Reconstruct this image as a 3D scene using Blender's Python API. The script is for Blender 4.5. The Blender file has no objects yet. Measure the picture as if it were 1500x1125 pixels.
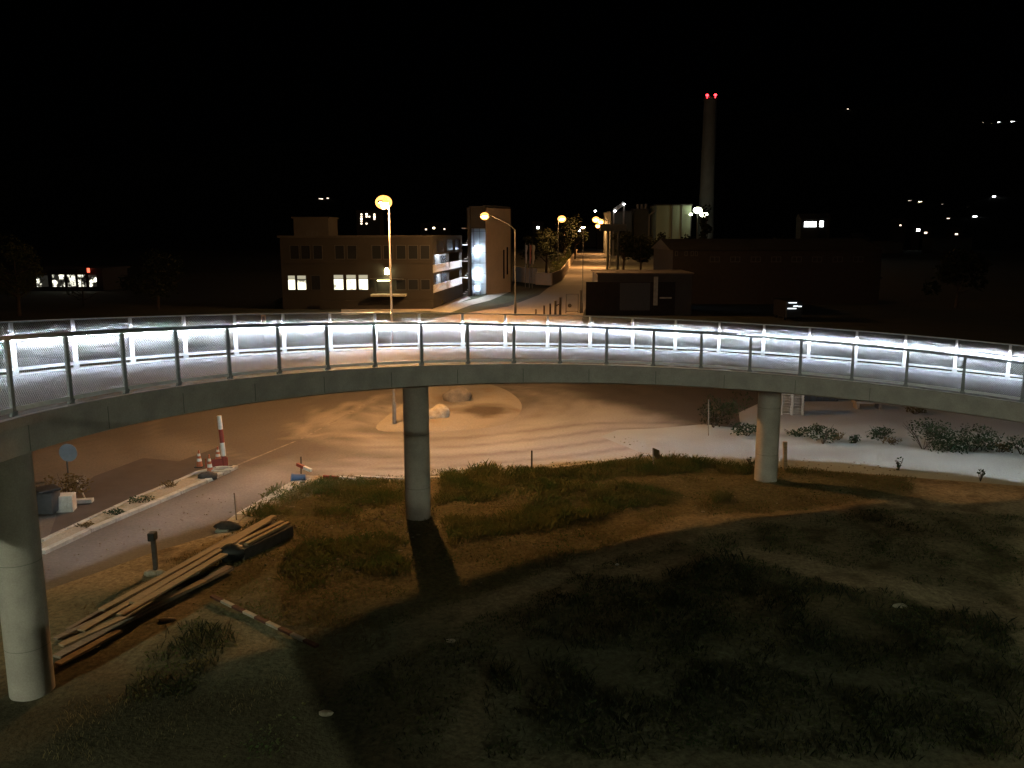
import bpy, bmesh, math, random
import numpy as np
from mathutils import Vector, Matrix
from math import pi, sin, cos, tan, radians, atan2, hypot
random.seed(11); RNG = np.random.default_rng(11)
sc = bpy.context.scene
COL = sc.collection

# ------------------------------------------------------------------ camera
FPX, PITCH, ROLL, HC = 1257.0, 0.1723, -0.0022, 9.473
cam_d = bpy.data.cameras.new("camera"); cam = bpy.data.objects.new("camera", cam_d); COL.objects.link(cam)
cam_d.sensor_width = 36; cam_d.lens = FPX / 1500 * 36; cam_d.clip_start = .05; cam_d.clip_end = 9000
cam.location = (0, 0, HC)
cam.rotation_euler = (Matrix.Rotation(pi/2 - PITCH, 3, 'X') @ Matrix.Rotation(ROLL, 3, 'Z')).to_euler()
sc.camera = cam
# ------------------------------------------------------------------ night sky and moonlight
world = bpy.data.worlds.new("World"); sc.world = world; world.use_nodes = True
wn = world.node_tree; bgn = wn.nodes['Background']
sky = wn.nodes.new('ShaderNodeTexSky'); sky.sky_type = 'NISHITA'; sky.sun_disc = False
sky.sun_elevation = radians(38); sky.sun_rotation = radians(200); sky.altitude = 300
wn.links.new(sky.outputs[0], bgn.inputs[0]); bgn.inputs[1].default_value = 0.00002
sd = bpy.data.lights.new("moon", 'SUN'); sd.energy = 0.006; sd.angle = radians(.5); sd.color = (1, .96, .88)
so = bpy.data.objects.new("moon", sd); COL.objects.link(so)
sd.energy = .02
so.rotation_euler = (radians(52), 0, radians(-20))
sc.view_settings.view_transform = 'Standard'; sc.view_settings.look = 'None'
sc.view_settings.exposure = 0; sc.view_settings.gamma = 1
try:
    cy = sc.cycles
    cy.use_denoising = True; cy.denoiser = 'OPENIMAGEDENOISE'
    cy.max_bounces = 4; cy.diffuse_bounces = 2; cy.glossy_bounces = 2; cy.transmission_bounces = 3
    cy.transparent_max_bounces = 8; cy.volume_bounces = 0; cy.use_light_tree = True
    cy.sample_clamp_indirect = 2; cy.caustics_reflective = False; cy.caustics_refractive = False
except Exception as e:
    print(e)

# ------------------------------------------------------------------ pixel (1500x1125) to place in the world
CAMR = cam.rotation_euler.to_matrix()
def ray(px, py):
    return CAMR @ Vector(((px-750)/FPX, -(py-562.5)/FPX, -1))
def at_z(px, py, z=0.0):
    d = ray(px, py); s = (z-HC)/d.z; return Vector((d.x*s, d.y*s, z))
def at_y(px, py, Y):
    d = ray(px, py); s = Y/d.y; return Vector((d.x*s, Y, HC+d.z*s))

# ------------------------------------------------------------------ materials
MATS = {}
def _new(name):
    m = bpy.data.materials.new(name); m.use_nodes = True; MATS[name] = m
    return m, m.node_tree, m.node_tree.nodes['Principled BSDF']
def N(nt, t, **kw):
    n = nt.nodes.new(t)
    for k, v in kw.items():
        if k in n.inputs: n.inputs[k].default_value = v
        else: setattr(n, k, v)
    return n
def mat(name, c1, c2=None, scale=4, rough=.8, metal=0, bump=.0, detail=6, stretch=(1,1,1), lo=.35, hi=.65, spec=.5, fine=0, fcol=None, fscale=60):
    m, nt, b = _new(name); L = nt.links
    b.inputs['Roughness'].default_value = rough; b.inputs['Metallic'].default_value = metal
    b.inputs['Specular IOR Level'].default_value = spec
    if c2 is None:
        c2 = tuple(x*.75 for x in c1)
    tc = N(nt, 'ShaderNodeTexCoord'); mp = N(nt, 'ShaderNodeMapping'); mp.inputs['Scale'].default_value = stretch
    L.new(tc.outputs['Object'], mp.inputs[0])
    n1 = N(nt, 'ShaderNodeTexNoise', Scale=scale, Detail=detail, Roughness=.6); L.new(mp.outputs[0], n1.inputs['Vector'])
    r = N(nt, 'ShaderNodeValToRGB'); r.color_ramp.elements[0].position = lo; r.color_ramp.elements[1].position = hi
    r.color_ramp.elements[0].color = (*c1, 1); r.color_ramp.elements[1].color = (*c2, 1)
    L.new(n1.outputs[0], r.inputs[0]); out = r.outputs[0]
    if fine:
        n2 = N(nt, 'ShaderNodeTexNoise', Scale=fscale, Detail=3, Roughness=.7); L.new(tc.outputs['Object'], n2.inputs['Vector'])
        r2 = N(nt, 'ShaderNodeMapRange'); r2.inputs[1].default_value = .3; r2.inputs[2].default_value = .7
        r2.inputs[3].default_value = 1-fine; r2.inputs[4].default_value = 1+fine
        L.new(n2.outputs[0], r2.inputs[0])
        mx = N(nt, 'ShaderNodeVectorMath', operation='SCALE'); L.new(out, mx.inputs[0]); L.new(r2.outputs[0], mx.inputs['Scale'])
        out = mx.outputs[0]
    L.new(out, b.inputs['Base Color'])
    if bump:
        bp = N(nt, 'ShaderNodeBump', Strength=bump, Distance=.05); n3 = N(nt, 'ShaderNodeTexNoise', Scale=scale*5, Detail=5)
        L.new(tc.outputs['Object'], n3.inputs['Vector']); L.new(n3.outputs[0], bp.inputs['Height']); L.new(bp.outputs[0], b.inputs['Normal'])
    return m
def emis(name, col, s, noise=0, nscale=2.0, thr=.5):
    m, nt, b = _new(name); L = nt.links
    b.inputs['Base Color'].default_value = (.1, .1, .1, 1)
    b.inputs['Emission Color'].default_value = (*col, 1); b.inputs['Emission Strength'].default_value = s
    if noise:   # a lit room seen through the pane: furniture and blinds in front of the light
        tc = N(nt, 'ShaderNodeTexCoord'); n1 = N(nt, 'ShaderNodeTexNoise', Scale=nscale, Detail=3); L.new(tc.outputs['Object'], n1.inputs['Vector'])
        r = N(nt, 'ShaderNodeMapRange'); r.inputs[1].default_value = thr-.06; r.inputs[2].default_value = thr+.06
        r.inputs[3].default_value = s*(1-noise); r.inputs[4].default_value = s; L.new(n1.outputs[0], r.inputs[0])
        L.new(r.outputs[0], b.inputs['Emission Strength'])
    return m
def attr_mat(name, rough=.9, bump=.3, bscale=9, fine=.25, spec=.3, fscale=14):
    """albedo from the mesh's own 'tint' colours (dust, sand, soil), broken up by fine noise"""
    m, nt, b = _new(name); L = nt.links
    b.inputs['Roughness'].default_value = rough; b.inputs['Specular IOR Level'].default_value = spec
    a = N(nt, 'ShaderNodeVertexColor'); a.layer_name = 'tint'; tc = N(nt, 'ShaderNodeTexCoord')
    n2 = N(nt, 'ShaderNodeTexNoise', Scale=fscale, Detail=6, Roughness=.75); L.new(tc.outputs['Object'], n2.inputs['Vector'])
    r2 = N(nt, 'ShaderNodeMapRange'); r2.inputs[1].default_value = .3; r2.inputs[2].default_value = .7
    r2.inputs[3].default_value = 1-fine; r2.inputs[4].default_value = 1+fine; L.new(n2.outputs[0], r2.inputs[0])
    mx = N(nt, 'ShaderNodeVectorMath', operation='SCALE'); L.new(a.outputs[0], mx.inputs[0]); L.new(r2.outputs[0], mx.inputs['Scale'])
    L.new(mx.outputs[0], b.inputs['Base Color'])
    bp = N(nt, 'ShaderNodeBump', Strength=bump, Distance=.06); n3 = N(nt, 'ShaderNodeTexNoise', Scale=bscale, Detail=6)
    L.new(tc.outputs['Object'], n3.inputs['Vector']); L.new(n3.outputs[0], bp.inputs['Height']); L.new(bp.outputs[0], b.inputs['Normal'])
    return m
mat('concrete', (.43, .39, .35), (.34, .305, .275), scale=1.6, rough=.85, bump=.15, fine=.12, fscale=30)
mat('line_worn', (.26, .23, .19), (.14, .12, .10), scale=3, rough=.9, lo=.4, hi=.6)
mat('concrete_stain', (.16, .165, .14), (.20, .205, .175), scale=3, rough=.9)
mat('concrete_pale', (.5, .48, .42), (.34, .32, .27), scale=2.5, rough=.9, bump=.3, fine=.2, fscale=20)
mat('deck', (.12, .12, .135), (.10, .10, .115), scale=3, rough=.75, fine=.08)
mat('steel', (.50, .52, .54), (.40, .42, .44), scale=8, rough=.45, metal=.55)
mat('steel_paint', (.82, .83, .84), (.76, .77, .78), scale=8, rough=.5)
mat('steel_grey', (.27, .28, .29), (.22, .23, .24), scale=8, rough=.6)
mat('steel_dark', (.06, .062, .065), (.045, .047, .05), scale=6, rough=.6)
mat('wire', (.62, .63, .64), (.5, .5, .52), scale=20, rough=.5)
mat('black', (.02, .02, .02), rough=.6)
mat('galv', (.26, .255, .245), (.19, .185, .18), scale=5, rough=.5, metal=.3)
mat('red_paint', (.26, .045, .03), (.19, .035, .025), scale=6, rough=.6)
mat('faded_red', (.09, .032, .022), (.06, .024, .018), scale=6)
mat('faded_white', (.42, .40, .35), (.30, .28, .24), scale=6)
mat('white_paint', (.75, .74, .70), (.6, .58, .53), scale=6, rough=.6)
mat('timber', (.42, .31, .19), (.27, .20, .12), scale=3, rough=.85, stretch=(1, 12, 12), bump=.2, fine=.2)
mat('timber_grey', (.30, .25, .20), (.19, .15, .12), scale=3, rough=.9, stretch=(1, 12, 12), bump=.2, fine=.2)
mat('timber_pale', (.50, .47, .40), (.38, .35, .29), scale=3, rough=.9)
mat('timber_dark', (.07, .06, .055), (.04, .035, .03), scale=4, rough=.9)
mat('stone', (.30, .26, .20), (.18, .155, .12), scale=3, rough=.95, bump=.6, fine=.3)
mat('stone_pale', (.50, .45, .36), (.33, .29, .22), scale=4, rough=.95, bump=.6, fine=.3)
mat('leaf', (.055, .095, .026), (.14, .13, .05), scale=1.0, rough=.7)
mat('leaf_dark', (.014, .024, .008), (.03, .034, .014), scale=.8, rough=.75)
mat('leaf_dry', (.17, .13, .06), (.10, .08, .035), scale=1.2, rough=.8)
mat('leaf_shrub', (.03, .065, .026), (.02, .04, .02), scale=1.5, rough=.7)
mat('bark', (.07, .055, .04), (.04, .03, .025), scale=3, rough=.95)
mat('render_wall', (.032, .029, .024), (.026, .023, .019), scale=.4, rough=.9, fine=.06, fscale=5)
mat('render_dark', (.06, .056, .05), (.05, .045, .04), scale=.5, rough=.9)
mat('render_warm', (.66, .54, .42), (.58, .47, .36), scale=.35, rough=.85, fine=.05, fscale=4)
mat('facade_far', (.08, .09, .08), (.06, .065, .06), scale=.05, rough=.9)
mat('facade_green', (.42, .48, .34), (.34, .40, .27), scale=.04, rough=.8)
mat('roof_dark', (.06, .055, .05), (.04, .037, .034), scale=.5, rough=.9)
mat('roof_gravel', (.22, .18, .15), (.14, .12, .10), scale=1.5, rough=.95)
mat('brickish', (.022, .016, .013), (.016, .012, .01), scale=2, rough=.9)
mat('night_wall', (.035, .033, .03), rough=.9)
mat('hill_soil', (.010, .012, .009), (.006, .008, .006), scale=.01, rough=1)
mat('field', (.030, .034, .018), (.018, .022, .012), scale=.3, rough=1, fine=.3, fscale=4)
mat('grass_verge', (.05, .06, .022), (.03, .04, .016), scale=1.2, rough=1, bump=.5, fine=.4, fscale=12)
mat('blue_plastic', (.05, .10, .20), (.04, .08, .16), rough=.5)
mat('sign_back', (.25, .30, .36), (.21, .25, .30), scale=5, rough=.5, metal=.2)
mat('orange_plastic', (.45, .14, .06), (.35, .10, .05), rough=.6)
mat('flag_cloth', (.5, .18, .12), (.42, .15, .1), rough=.9)
mat('flag_white', (.6, .58, .52), rough=.9)
mat('car_paint', (.02, .02, .022), rough=.3)
mat('car_paint_light', (.4, .4, .4), rough=.3)
def translucent(name, f=.55):
    m = MATS[name]; nt = m.node_tree; b = nt.nodes['Principled BSDF']; t = nt.nodes.new('ShaderNodeBsdfTranslucent'); x = nt.nodes.new('ShaderNodeMixShader'); x.inputs[0].default_value = f
    src = b.inputs['Base Color'].links[0].from_socket; nt.links.new(src, t.inputs[0]); nt.links.new(b.outputs[0], x.inputs[1]); nt.links.new(t.outputs[0], x.inputs[2]); nt.links.new(x.outputs[0], nt.nodes['Material Output'].inputs[0])
translucent('leaf'); translucent('leaf_dry'); translucent('leaf_shrub', .4); translucent('leaf_dark', .4)
m, nt, b = _new('glass_dark'); b.inputs['Base Color'].default_value = (.02, .022, .025, 1); b.inputs['Roughness'].default_value = .12
m, nt, b = _new('glass_stair'); b.inputs['Base Color'].default_value = (.75, .85, .9, 1); b.inputs['Roughness'].default_value = .25; b.inputs['Alpha'].default_value = .25
m, nt, b = _new('glass_frosted'); nt.nodes.remove(b)
_a = N(nt, 'ShaderNodeBsdfTranslucent'); _a.inputs[0].default_value = (.8, .88, .95, 1); _b = N(nt, 'ShaderNodeBsdfTransparent'); _c = N(nt, 'ShaderNodeMixShader'); _c.inputs[0].default_value = .6
nt.links.new(_b.outputs[0], _c.inputs[1]); nt.links.new(_a.outputs[0], _c.inputs[2]); nt.links.new(_c.outputs[0], nt.nodes['Material Output'].inputs[0])
m, nt, b = _new('sodium_bloom'); nt.nodes.remove(b)  # see-through glow that imitates bloom round the orange lamps
_a = N(nt, 'ShaderNodeEmission'); _a.inputs[0].default_value = (1, .40, .09, 1); _a.inputs[1].default_value = 1.9; _b = N(nt, 'ShaderNodeBsdfTransparent'); _c = N(nt, 'ShaderNodeAddShader')
nt.links.new(_a.outputs[0], _c.inputs[0]); nt.links.new(_b.outputs[0], _c.inputs[1]); nt.links.new(_c.outputs[0], nt.nodes['Material Output'].inputs[0])
SOD = (1.0, .49, .165); LEDC = (.80, .90, 1.0); MH = (.92, 1.0, .72)
emis('led', LEDC, 860)
emis('sodium_main', SOD, 13000)
emis('sodium_tower', SOD, 7500)
emis('sodium_low', SOD, 1900)
emis('sodium_mid', SOD, 4500)
emis('sodium_far', (1, .55, .2), 600)
emis('flood_white', (.9, 1, .72), 22)
emis('metal_halide', MH, 9500)
emis('metal_halide_right', MH, 15000)
emis('foreground_fill', MH, 10500)
emis('yard_fill', MH, 900)
emis('win_warm', (1, .95, .68), 2.2, .93, .9, .44)
emis('win_plain', (1, .93, .62), 3.2)
emis('win_blind', (1, .93, .66), .45)
emis('win_cool', (.75, .9, 1), 3.5)
emis('stair_light', (.72, .86, 1), 120)
emis('balcony_light', (.8, .88, 1), 60)
emis('door_light', (1, .88, .42), 30)
emis('dot_warm', (1, .85, .55), 9)
emis('dot_white', (.95, 1, 1), 12)
emis('dot_dim', (1, .8, .6), 2.6)
emis('red_light', (1, .03, .04), 9)
emis('red_sign', (1, .12, .06), 3)
emis('head_light', (1, .9, .75), 30)
M = MATS

# ------------------------------------------------------------------ object helpers
def tag(o, label=None, cat=None, group=None, kind=None):
    if label: o['label'] = label
    if cat: o['category'] = cat
    if group: o['group'] = group
    if kind: o['kind'] = kind
    return o
def empty(name, loc, label, cat, group=None, rz=0):
    o = bpy.data.objects.new(name, None); COL.objects.link(o); o.location = loc; o.rotation_euler = (0, 0, rz)
    o.empty_display_size = .2
    return tag(o, label, cat, group)
def link(name, me, m, parent=None):
    o = bpy.data.objects.new(name, me); COL.objects.link(o)
    for mm in (m if isinstance(m, (list, tuple)) else [m]): me.materials.append(mm)
    if parent is not None: o.parent = parent
    return o
class MB:
    def __init__(s): s.v = []; s.f = []; s.mi = []; s.sm = []
    def add(s, vs, fs, mi=0, smooth=False):
        o = len(s.v); s.v += [tuple(v) for v in vs]; s.f += [tuple(i+o for i in f) for f in fs]
        s.mi += [mi]*len(fs); s.sm += [smooth]*len(fs); return s
    def box(s, c, size, rz=0, mi=0, mat3=None):
        hx, hy, hz = size[0]/2, size[1]/2, size[2]/2
        R = mat3 if mat3 is not None else Matrix.Rotation(rz, 3, 'Z'); c = Vector(c)
        vs = [c + R @ Vector((x*hx, y*hy, z*hz)) for z in (-1, 1) for x, y in ((-1,-1),(1,-1),(1,1),(-1,1))]
        return s.add(vs, [(3,2,1,0),(4,5,6,7),(0,1,5,4),(1,2,6,5),(2,3,7,6),(3,0,4,7)], mi)
    def bar(s, a, b, w, h, mi=0, up=(0,0,1)):
        a, b = Vector(a), Vector(b); d = (b-a); L = d.length; d.normalize()
        up = Vector(up); x = d; y = up.cross(x)
        if y.length < 1e-4: y = Vector((1,0,0)).cross(x)
        y.normalize(); z = x.cross(y)
        R = Matrix((x, y, z)).transposed()
        return s.box((a+b)/2, (L, w, h), mat3=R, mi=mi)
    def tube(s, pts, rad, n=8, mi=0, cap=True, smooth=True):
        pts = [Vector(p) for p in pts]; k = len(pts)
        rad = rad if isinstance(rad, (list, tuple)) else [rad]*k
        vs = []; fs = []
        prev = None
        for i, p in enumerate(pts):
            d = (pts[min(i+1, k-1)] - pts[max(i-1, 0)]).normalized()
            if prev is None:
                x = d.orthogonal().normalized()
            else:
                x = (prev - d*prev.dot(d)).normalized()
            prev = x; y = d.cross(x)
            vs += [p + (x*cos(2*pi*j/n) + y*sin(2*pi*j/n))*rad[i] for j in range(n)]
        for i in range(k-1):
            for j in range(n):
                a = i*n+j; b_ = i*n+(j+1) % n; fs.append((a, b_, b_+n, a+n))
        s.add(vs, fs, mi, smooth)
        if cap: s.add(vs[:n], [tuple(reversed(range(n)))], mi); s.add(vs[-n:], [tuple(range(n))], mi)
        return s
    def prism(s, poly, z0, z1, mi=0):
        n = len(poly); vs = [(p[0], p[1], z0) for p in poly] + [(p[0], p[1], z1) for p in poly]
        a = sum(poly[i][0]*poly[(i+1) % n][1] - poly[(i+1) % n][0]*poly[i][1] for i in range(n))
        idx = list(range(n)) if a > 0 else list(reversed(range(n)))
        fs = [tuple(reversed(idx)), tuple(i+n for i in idx)]
        for q in range(n):
            i, j = idx[q], idx[(q+1) % n]; fs.append((i, j, j+n, i+n))
        return s.add(vs, fs, mi)
    def sphere(s, c, r, n=10, m_=6, sc_=(1,1,1), mi=0, lower=False, jit=0):
        vs = []; fs = []
        t0 = pi/2 if lower else 0
        for i in range(m_+1):
            t = t0 + (pi-t0)*i/m_
            for j in range(n):
                rr = r*(1+random.uniform(-jit, jit))
                vs.append((c[0]+rr*sc_[0]*sin(t)*cos(2*pi*j/n), c[1]+rr*sc_[1]*sin(t)*sin(2*pi*j/n), c[2]+rr*sc_[2]*cos(t)))
        for i in range(m_):
            for j in range(n):
                a = i*n+j; b_ = i*n+(j+1) % n; fs.append((a, a+n, b_+n, b_))
        return s.add(vs, fs, mi, True)
    def build(s, name, m, parent=None, bevel=0):
        me = bpy.data.meshes.new(name); me.from_pydata(s.v, [], s.f); 
        me.polygons.foreach_set('material_index', s.mi); me.polygons.foreach_set('use_smooth', s.sm); me.update()
        o = link(name, me, m, parent)
        if bevel:
            md = o.modifiers.new('bevel', 'BEVEL'); md.width = bevel; md.segments = 2; md.limit_method = 'ANGLE'
        return o
def cuts(lo, hi, st): return np.arange(math.floor(lo/st)*st+st, hi, st)
def inpoly(px, py, poly):
    c = np.zeros(px.shape, bool); n = len(poly)
    for i in range(n):
        x1, y1 = poly[i][:2]; x2, y2 = poly[(i+1) % n][:2]
        if y1 == y2: continue
        m_ = ((y1 > py) != (y2 > py)) & (px < (x2-x1)*(py-y1)/(y2-y1)+x1); c ^= m_
    return c
def segdist(px, py, pts, closed=False):
    d = np.full(px.shape, 1e9); P = list(pts) + ([pts[0]] if closed else [])
    for (x1, y1), (x2, y2) in zip([p[:2] for p in P[:-1]], [p[:2] for p in P[1:]]):
        dx, dy = x2-x1, y2-y1; l = dx*dx+dy*dy+1e-9
        t = np.clip(((px-x1)*dx+(py-y1)*dy)/l, 0, 1); d = np.minimum(d, np.hypot(px-x1-t*dx, py-y1-t*dy))
    return d
def noise2(x, y, sc_, seed=0, oct=4):
    """cheap value noise, -1..1"""
    r = np.random.default_rng(seed); out = np.zeros_like(x); amp = 1; tot = 0
    for o in range(oct):
        T = r.random((64, 64))*2-1; u = x/sc_*2**o+17.3*o; v = y/sc_*2**o+9.1*o
        i = np.floor(u).astype(int); j = np.floor(v).astype(int); fu = u-i; fv = v-j; fu = fu*fu*(3-2*fu); fv = fv*fv*(3-2*fv)
        g = lambda a, b_: T[a % 64, b_ % 64]
        out += amp*((g(i,j)*(1-fu)+g(i+1,j)*fu)*(1-fv)+(g(i,j+1)*(1-fu)+g(i+1,j+1)*fu)*fv); tot += amp; amp *= .5
    return out/tot
def sheet(name, poly, z, m, step=0, hfun=None, cfun=None):
    bm = bmesh.new(); vs = [bm.verts.new((p[0], p[1], 0)) for p in poly]; bm.faces.new(vs)
    bmesh.ops.triangulate(bm, faces=bm.faces[:])
    if step:
        xs = [p[0] for p in poly]; ys = [p[1] for p in poly]
        for c in cuts(min(xs), max(xs), step):
            bmesh.ops.bisect_plane(bm, geom=bm.verts[:]+bm.edges[:]+bm.faces[:], plane_co=(c, 0, 0), plane_no=(1, 0, 0))
        for c in cuts(min(ys), max(ys), step):
            bmesh.ops.bisect_plane(bm, geom=bm.verts[:]+bm.edges[:]+bm.faces[:], plane_co=(0, c, 0), plane_no=(0, 1, 0))
    bmesh.ops.recalc_face_normals(bm, faces=bm.faces[:])
    me = bpy.data.meshes.new(name); bm.to_mesh(me); bm.free()
    n = len(me.vertices); co = np.zeros(n*3); me.vertices.foreach_get('co', co); co = co.reshape(-1, 3)
    co[:, 2] = z + (hfun(co[:, 0], co[:, 1]) if hfun else 0)
    me.vertices.foreach_set('co', co.ravel())
    if len(me.polygons) and me.polygons[0].normal.z < 0: me.flip_normals()
    if cfun:
        c = cfun(co[:, 0], co[:, 1]); ca = me.color_attributes.new('tint', 'FLOAT_COLOR', 'POINT')
        ca.data.foreach_set('color', np.hstack([c, np.ones((n, 1))]).astype(np.float32).ravel())
    if hfun: me.polygons.foreach_set('use_smooth', [True]*len(me.polygons))
    me.update(); return link(name, me, m)
def W(pts, z=0): return [tuple(at_z(x, y, z)[:2]) for x, y in pts]
def struct(o): o['kind'] = 'structure'; return o

# ================================================================== GROUND
g = sheet('ground', [(-3500, -400), (3500, -400), (3500, 3500), (-3500, 3500)], -.05, M['field']); struct(g)

KERB = W([(66, 866), (133, 843), (233, 807), (324, 781), (352, 757), (440, 705), (448, 697), (520, 699), (600, 703), (720, 696), (800, 688), (880, 678), (960, 666)])
YARD_EDGE = W([(960, 666), (1040, 679), (1100, 684), (1180, 688), (1300, 697), (1500, 713), (1700, 732)])
# all of the dusty asphalt
ROAD = [(-60, 8), (-22, 13.2)] + KERB + W([(1000, 672), (1090, 640), (1150, 610), (1180, 585), (1150, 560), (900, 505), (820, 478), (720, 476), (600, 479), (570, 492), (500, 489), (440, 500)]) + [(-60, 56)]
ISLAND = W([(541, 632), (600, 633), (700, 630), (745, 621), (762, 607), (766, 592), (752, 577), (730, 566), (690, 557), (650, 556), (622, 566), (598, 585), (570, 607)])
YARD = W([(935, 662), (880, 640), (905, 630), (960, 628), (1030, 622), (1085, 628), (1082, 605), (1110, 592), (1140, 580), (1240, 570), (1500, 570), (1720, 572), (1720, 735), (1500, 713), (1300, 697), (1180, 688), (1100, 684), (1040, 679), (960, 666)])
DARKP = W([(92, 727), (140, 697), (210, 671), (262, 676), (320, 655), (322, 690), (290, 694), (200, 735), (70, 793)])
OLDMARK = [W([(430, 640), (470, 612), (515, 590)]), W([(470, 622), (520, 600), (556, 580)]), W([(420, 642), (480, 636), (541, 640)])]
def chaikin(P, k=2):
    for _ in range(k):
        Q = []
        for a, b_ in zip(P, P[1:]+P[:1]): Q += [(a[0]*.75+b_[0]*.25, a[1]*.75+b_[1]*.25), (a[0]*.25+b_[0]*.75, a[1]*.25+b_[1]*.75)]
        P = Q
    return P
ISLAND = chaikin(ISLAND)
def mixc(a, b, t): return a*(1-t[:, None]) + np.array(b)*t[:, None]
def sm(x, a, b): t = np.clip((x-a)/(b-a), 0, 1); return t*t*(3-2*t)
LINE_L = W([(70, 800), (345, 683), (440, 655), (560, 610), (640, 590)])
def road_col(x, y):
    n = noise2(x, y, 7, 3); n2 = noise2(x, y, 1.6, 5)
    c = np.tile(np.array([.105, .09, .077]), (len(x), 1))
    # dust drags along the curve past the island
    ic = np.mean(np.array(ISLAND), 0); rr = np.hypot(x-ic[0], (y-ic[1])*1.0)
    st = noise2(rr*1.0, np.arctan2(y-ic[1], x-ic[0])*2.2, .9, 8)
    c = mixc(c, (.20, .17, .135), sm(n*.4+st*.9, -.05, .6)*.75)
    d = segdist(x, y, KERB, False); c = mixc(c, (.28, .24, .19), sm(.5*n2+.6-d/2.2, .1, .8)*.5)
    # pale gravel dust carried off the yard
    ye = at_z(940, 650); dy = np.hypot(x-ye.x, y-ye.y); c = mixc(c, (.40, .38, .33), sm(1.1-dy/16+.35*n+.3*st, 0, .9)*.85)
    # wheel tracks
    for off in (1.6, 3.2, 5.0, 6.6):
        dk = np.abs(d-off+.25*n); c = mixc(c, (.12, .10, .085), np.clip(1-dk/.35, 0, 1)*.6*(x > -9))
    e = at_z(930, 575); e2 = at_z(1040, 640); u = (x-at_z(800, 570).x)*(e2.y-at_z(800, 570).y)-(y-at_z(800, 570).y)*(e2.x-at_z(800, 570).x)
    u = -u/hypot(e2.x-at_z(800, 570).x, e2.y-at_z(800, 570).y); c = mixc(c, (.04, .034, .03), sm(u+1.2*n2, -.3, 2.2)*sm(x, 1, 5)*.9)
    lp = W([(60, 812), (345, 688), (440, 660), (448, 697), (352, 757), (233, 807), (66, 866)]); ins = inpoly(x, y, lp); dd = segdist(x, y, lp, True)
    c = mixc(c, (.27, .255, .235), np.where(ins, np.clip(dd/1.2, 0, 1), 0)*(.75+.3*n2))
    for mk in OLDMARK: c = mixc(c, (.30, .26, .20), np.clip(1.3-segdist(x, y, mk)/.3+.9*n2, 0, 1)*.6)
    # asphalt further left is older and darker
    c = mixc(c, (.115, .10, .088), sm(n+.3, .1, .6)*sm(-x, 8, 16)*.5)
    return np.clip(c*(1+.10*n2[:, None]), .02, .7)
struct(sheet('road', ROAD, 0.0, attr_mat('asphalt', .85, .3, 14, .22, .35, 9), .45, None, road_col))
struct(sheet('dark_asphalt', DARKP, .006, mat('asphalt_dark', (.075, .062, .055), (.06, .05, .044), scale=1.5, rough=.8, fine=.15, fscale=25)))  # patch of asphalt darker than the road around it
def isl_h(x, y): d = segdist(x, y, ISLAND, True); return np.clip(d*.25, 0, .10) + .03*noise2(x, y, .8, 2)*np.clip(d*3, 0, 1)
def isl_c(x, y):
    n = noise2(x, y, 1.3, 4); c = np.tile(np.array([.31, .28, .23]), (len(x), 1))
    c = mixc(c, (.28, .22, .16), sm(n, .1, .6)); p = at_z(706, 603); d = np.hypot(x-p.x, (y-p.y)*.7)
    return mixc(c, (.10, .08, .06), np.clip(1.25-d/1.5+.7*n, 0, 1))
struct(sheet('traffic_island', ISLAND, .012, attr_mat('sand', .95, .5, 8, .2, .2), .3, isl_h, isl_c))
def yard_c(x, y):
    n = noise2(x, y, 9, 7); n2 = noise2(x, y, 2.0, 9); c = np.tile(np.array([.42, .44, .40]), (len(x), 1))
    c = mixc(c, (.30, .31, .30), sm(n, .0, .6)*.7)
    a, b_ = at_z(1150, 640), at_z(1500, 668); u = (x-a.x)*(b_.y-a.y)-(y-a.y)*(b_.x-a.x); u = -u/hypot(b_.x-a.x, b_.y-a.y)  # beyond the weed strip
    c = mixc(c, (.26, .26, .27), sm(u+.8*n, .5, 5)*.8)
    c = mixc(c, (.10, .10, .07), np.clip(1-np.abs(u+.5*n2)/.9, 0, 1)*.55*(x > a.x-1.5))
    p = at_z(1180, 668); c = mixc(c, (.30, .29, .25), np.clip(1.1-np.hypot((x-p.x)/4.5, (y-p.y)/1.3)+.4*n2, 0, 1)*.8)
    return np.clip(c*(1+.12*n2[:, None]), .03, .7)
def yard_h(x, y): d = segdist(x, y, YARD, True); return .05*noise2(x, y, 3, 31)*np.clip(d/2, 0, 1)+.05*np.clip(d/2, 0, 1)
struct(sheet('gravel_yard', YARD, .016, attr_mat('gravel', .95, .6, 14, .22, .2, 30), .5, yard_h, yard_c))

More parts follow.
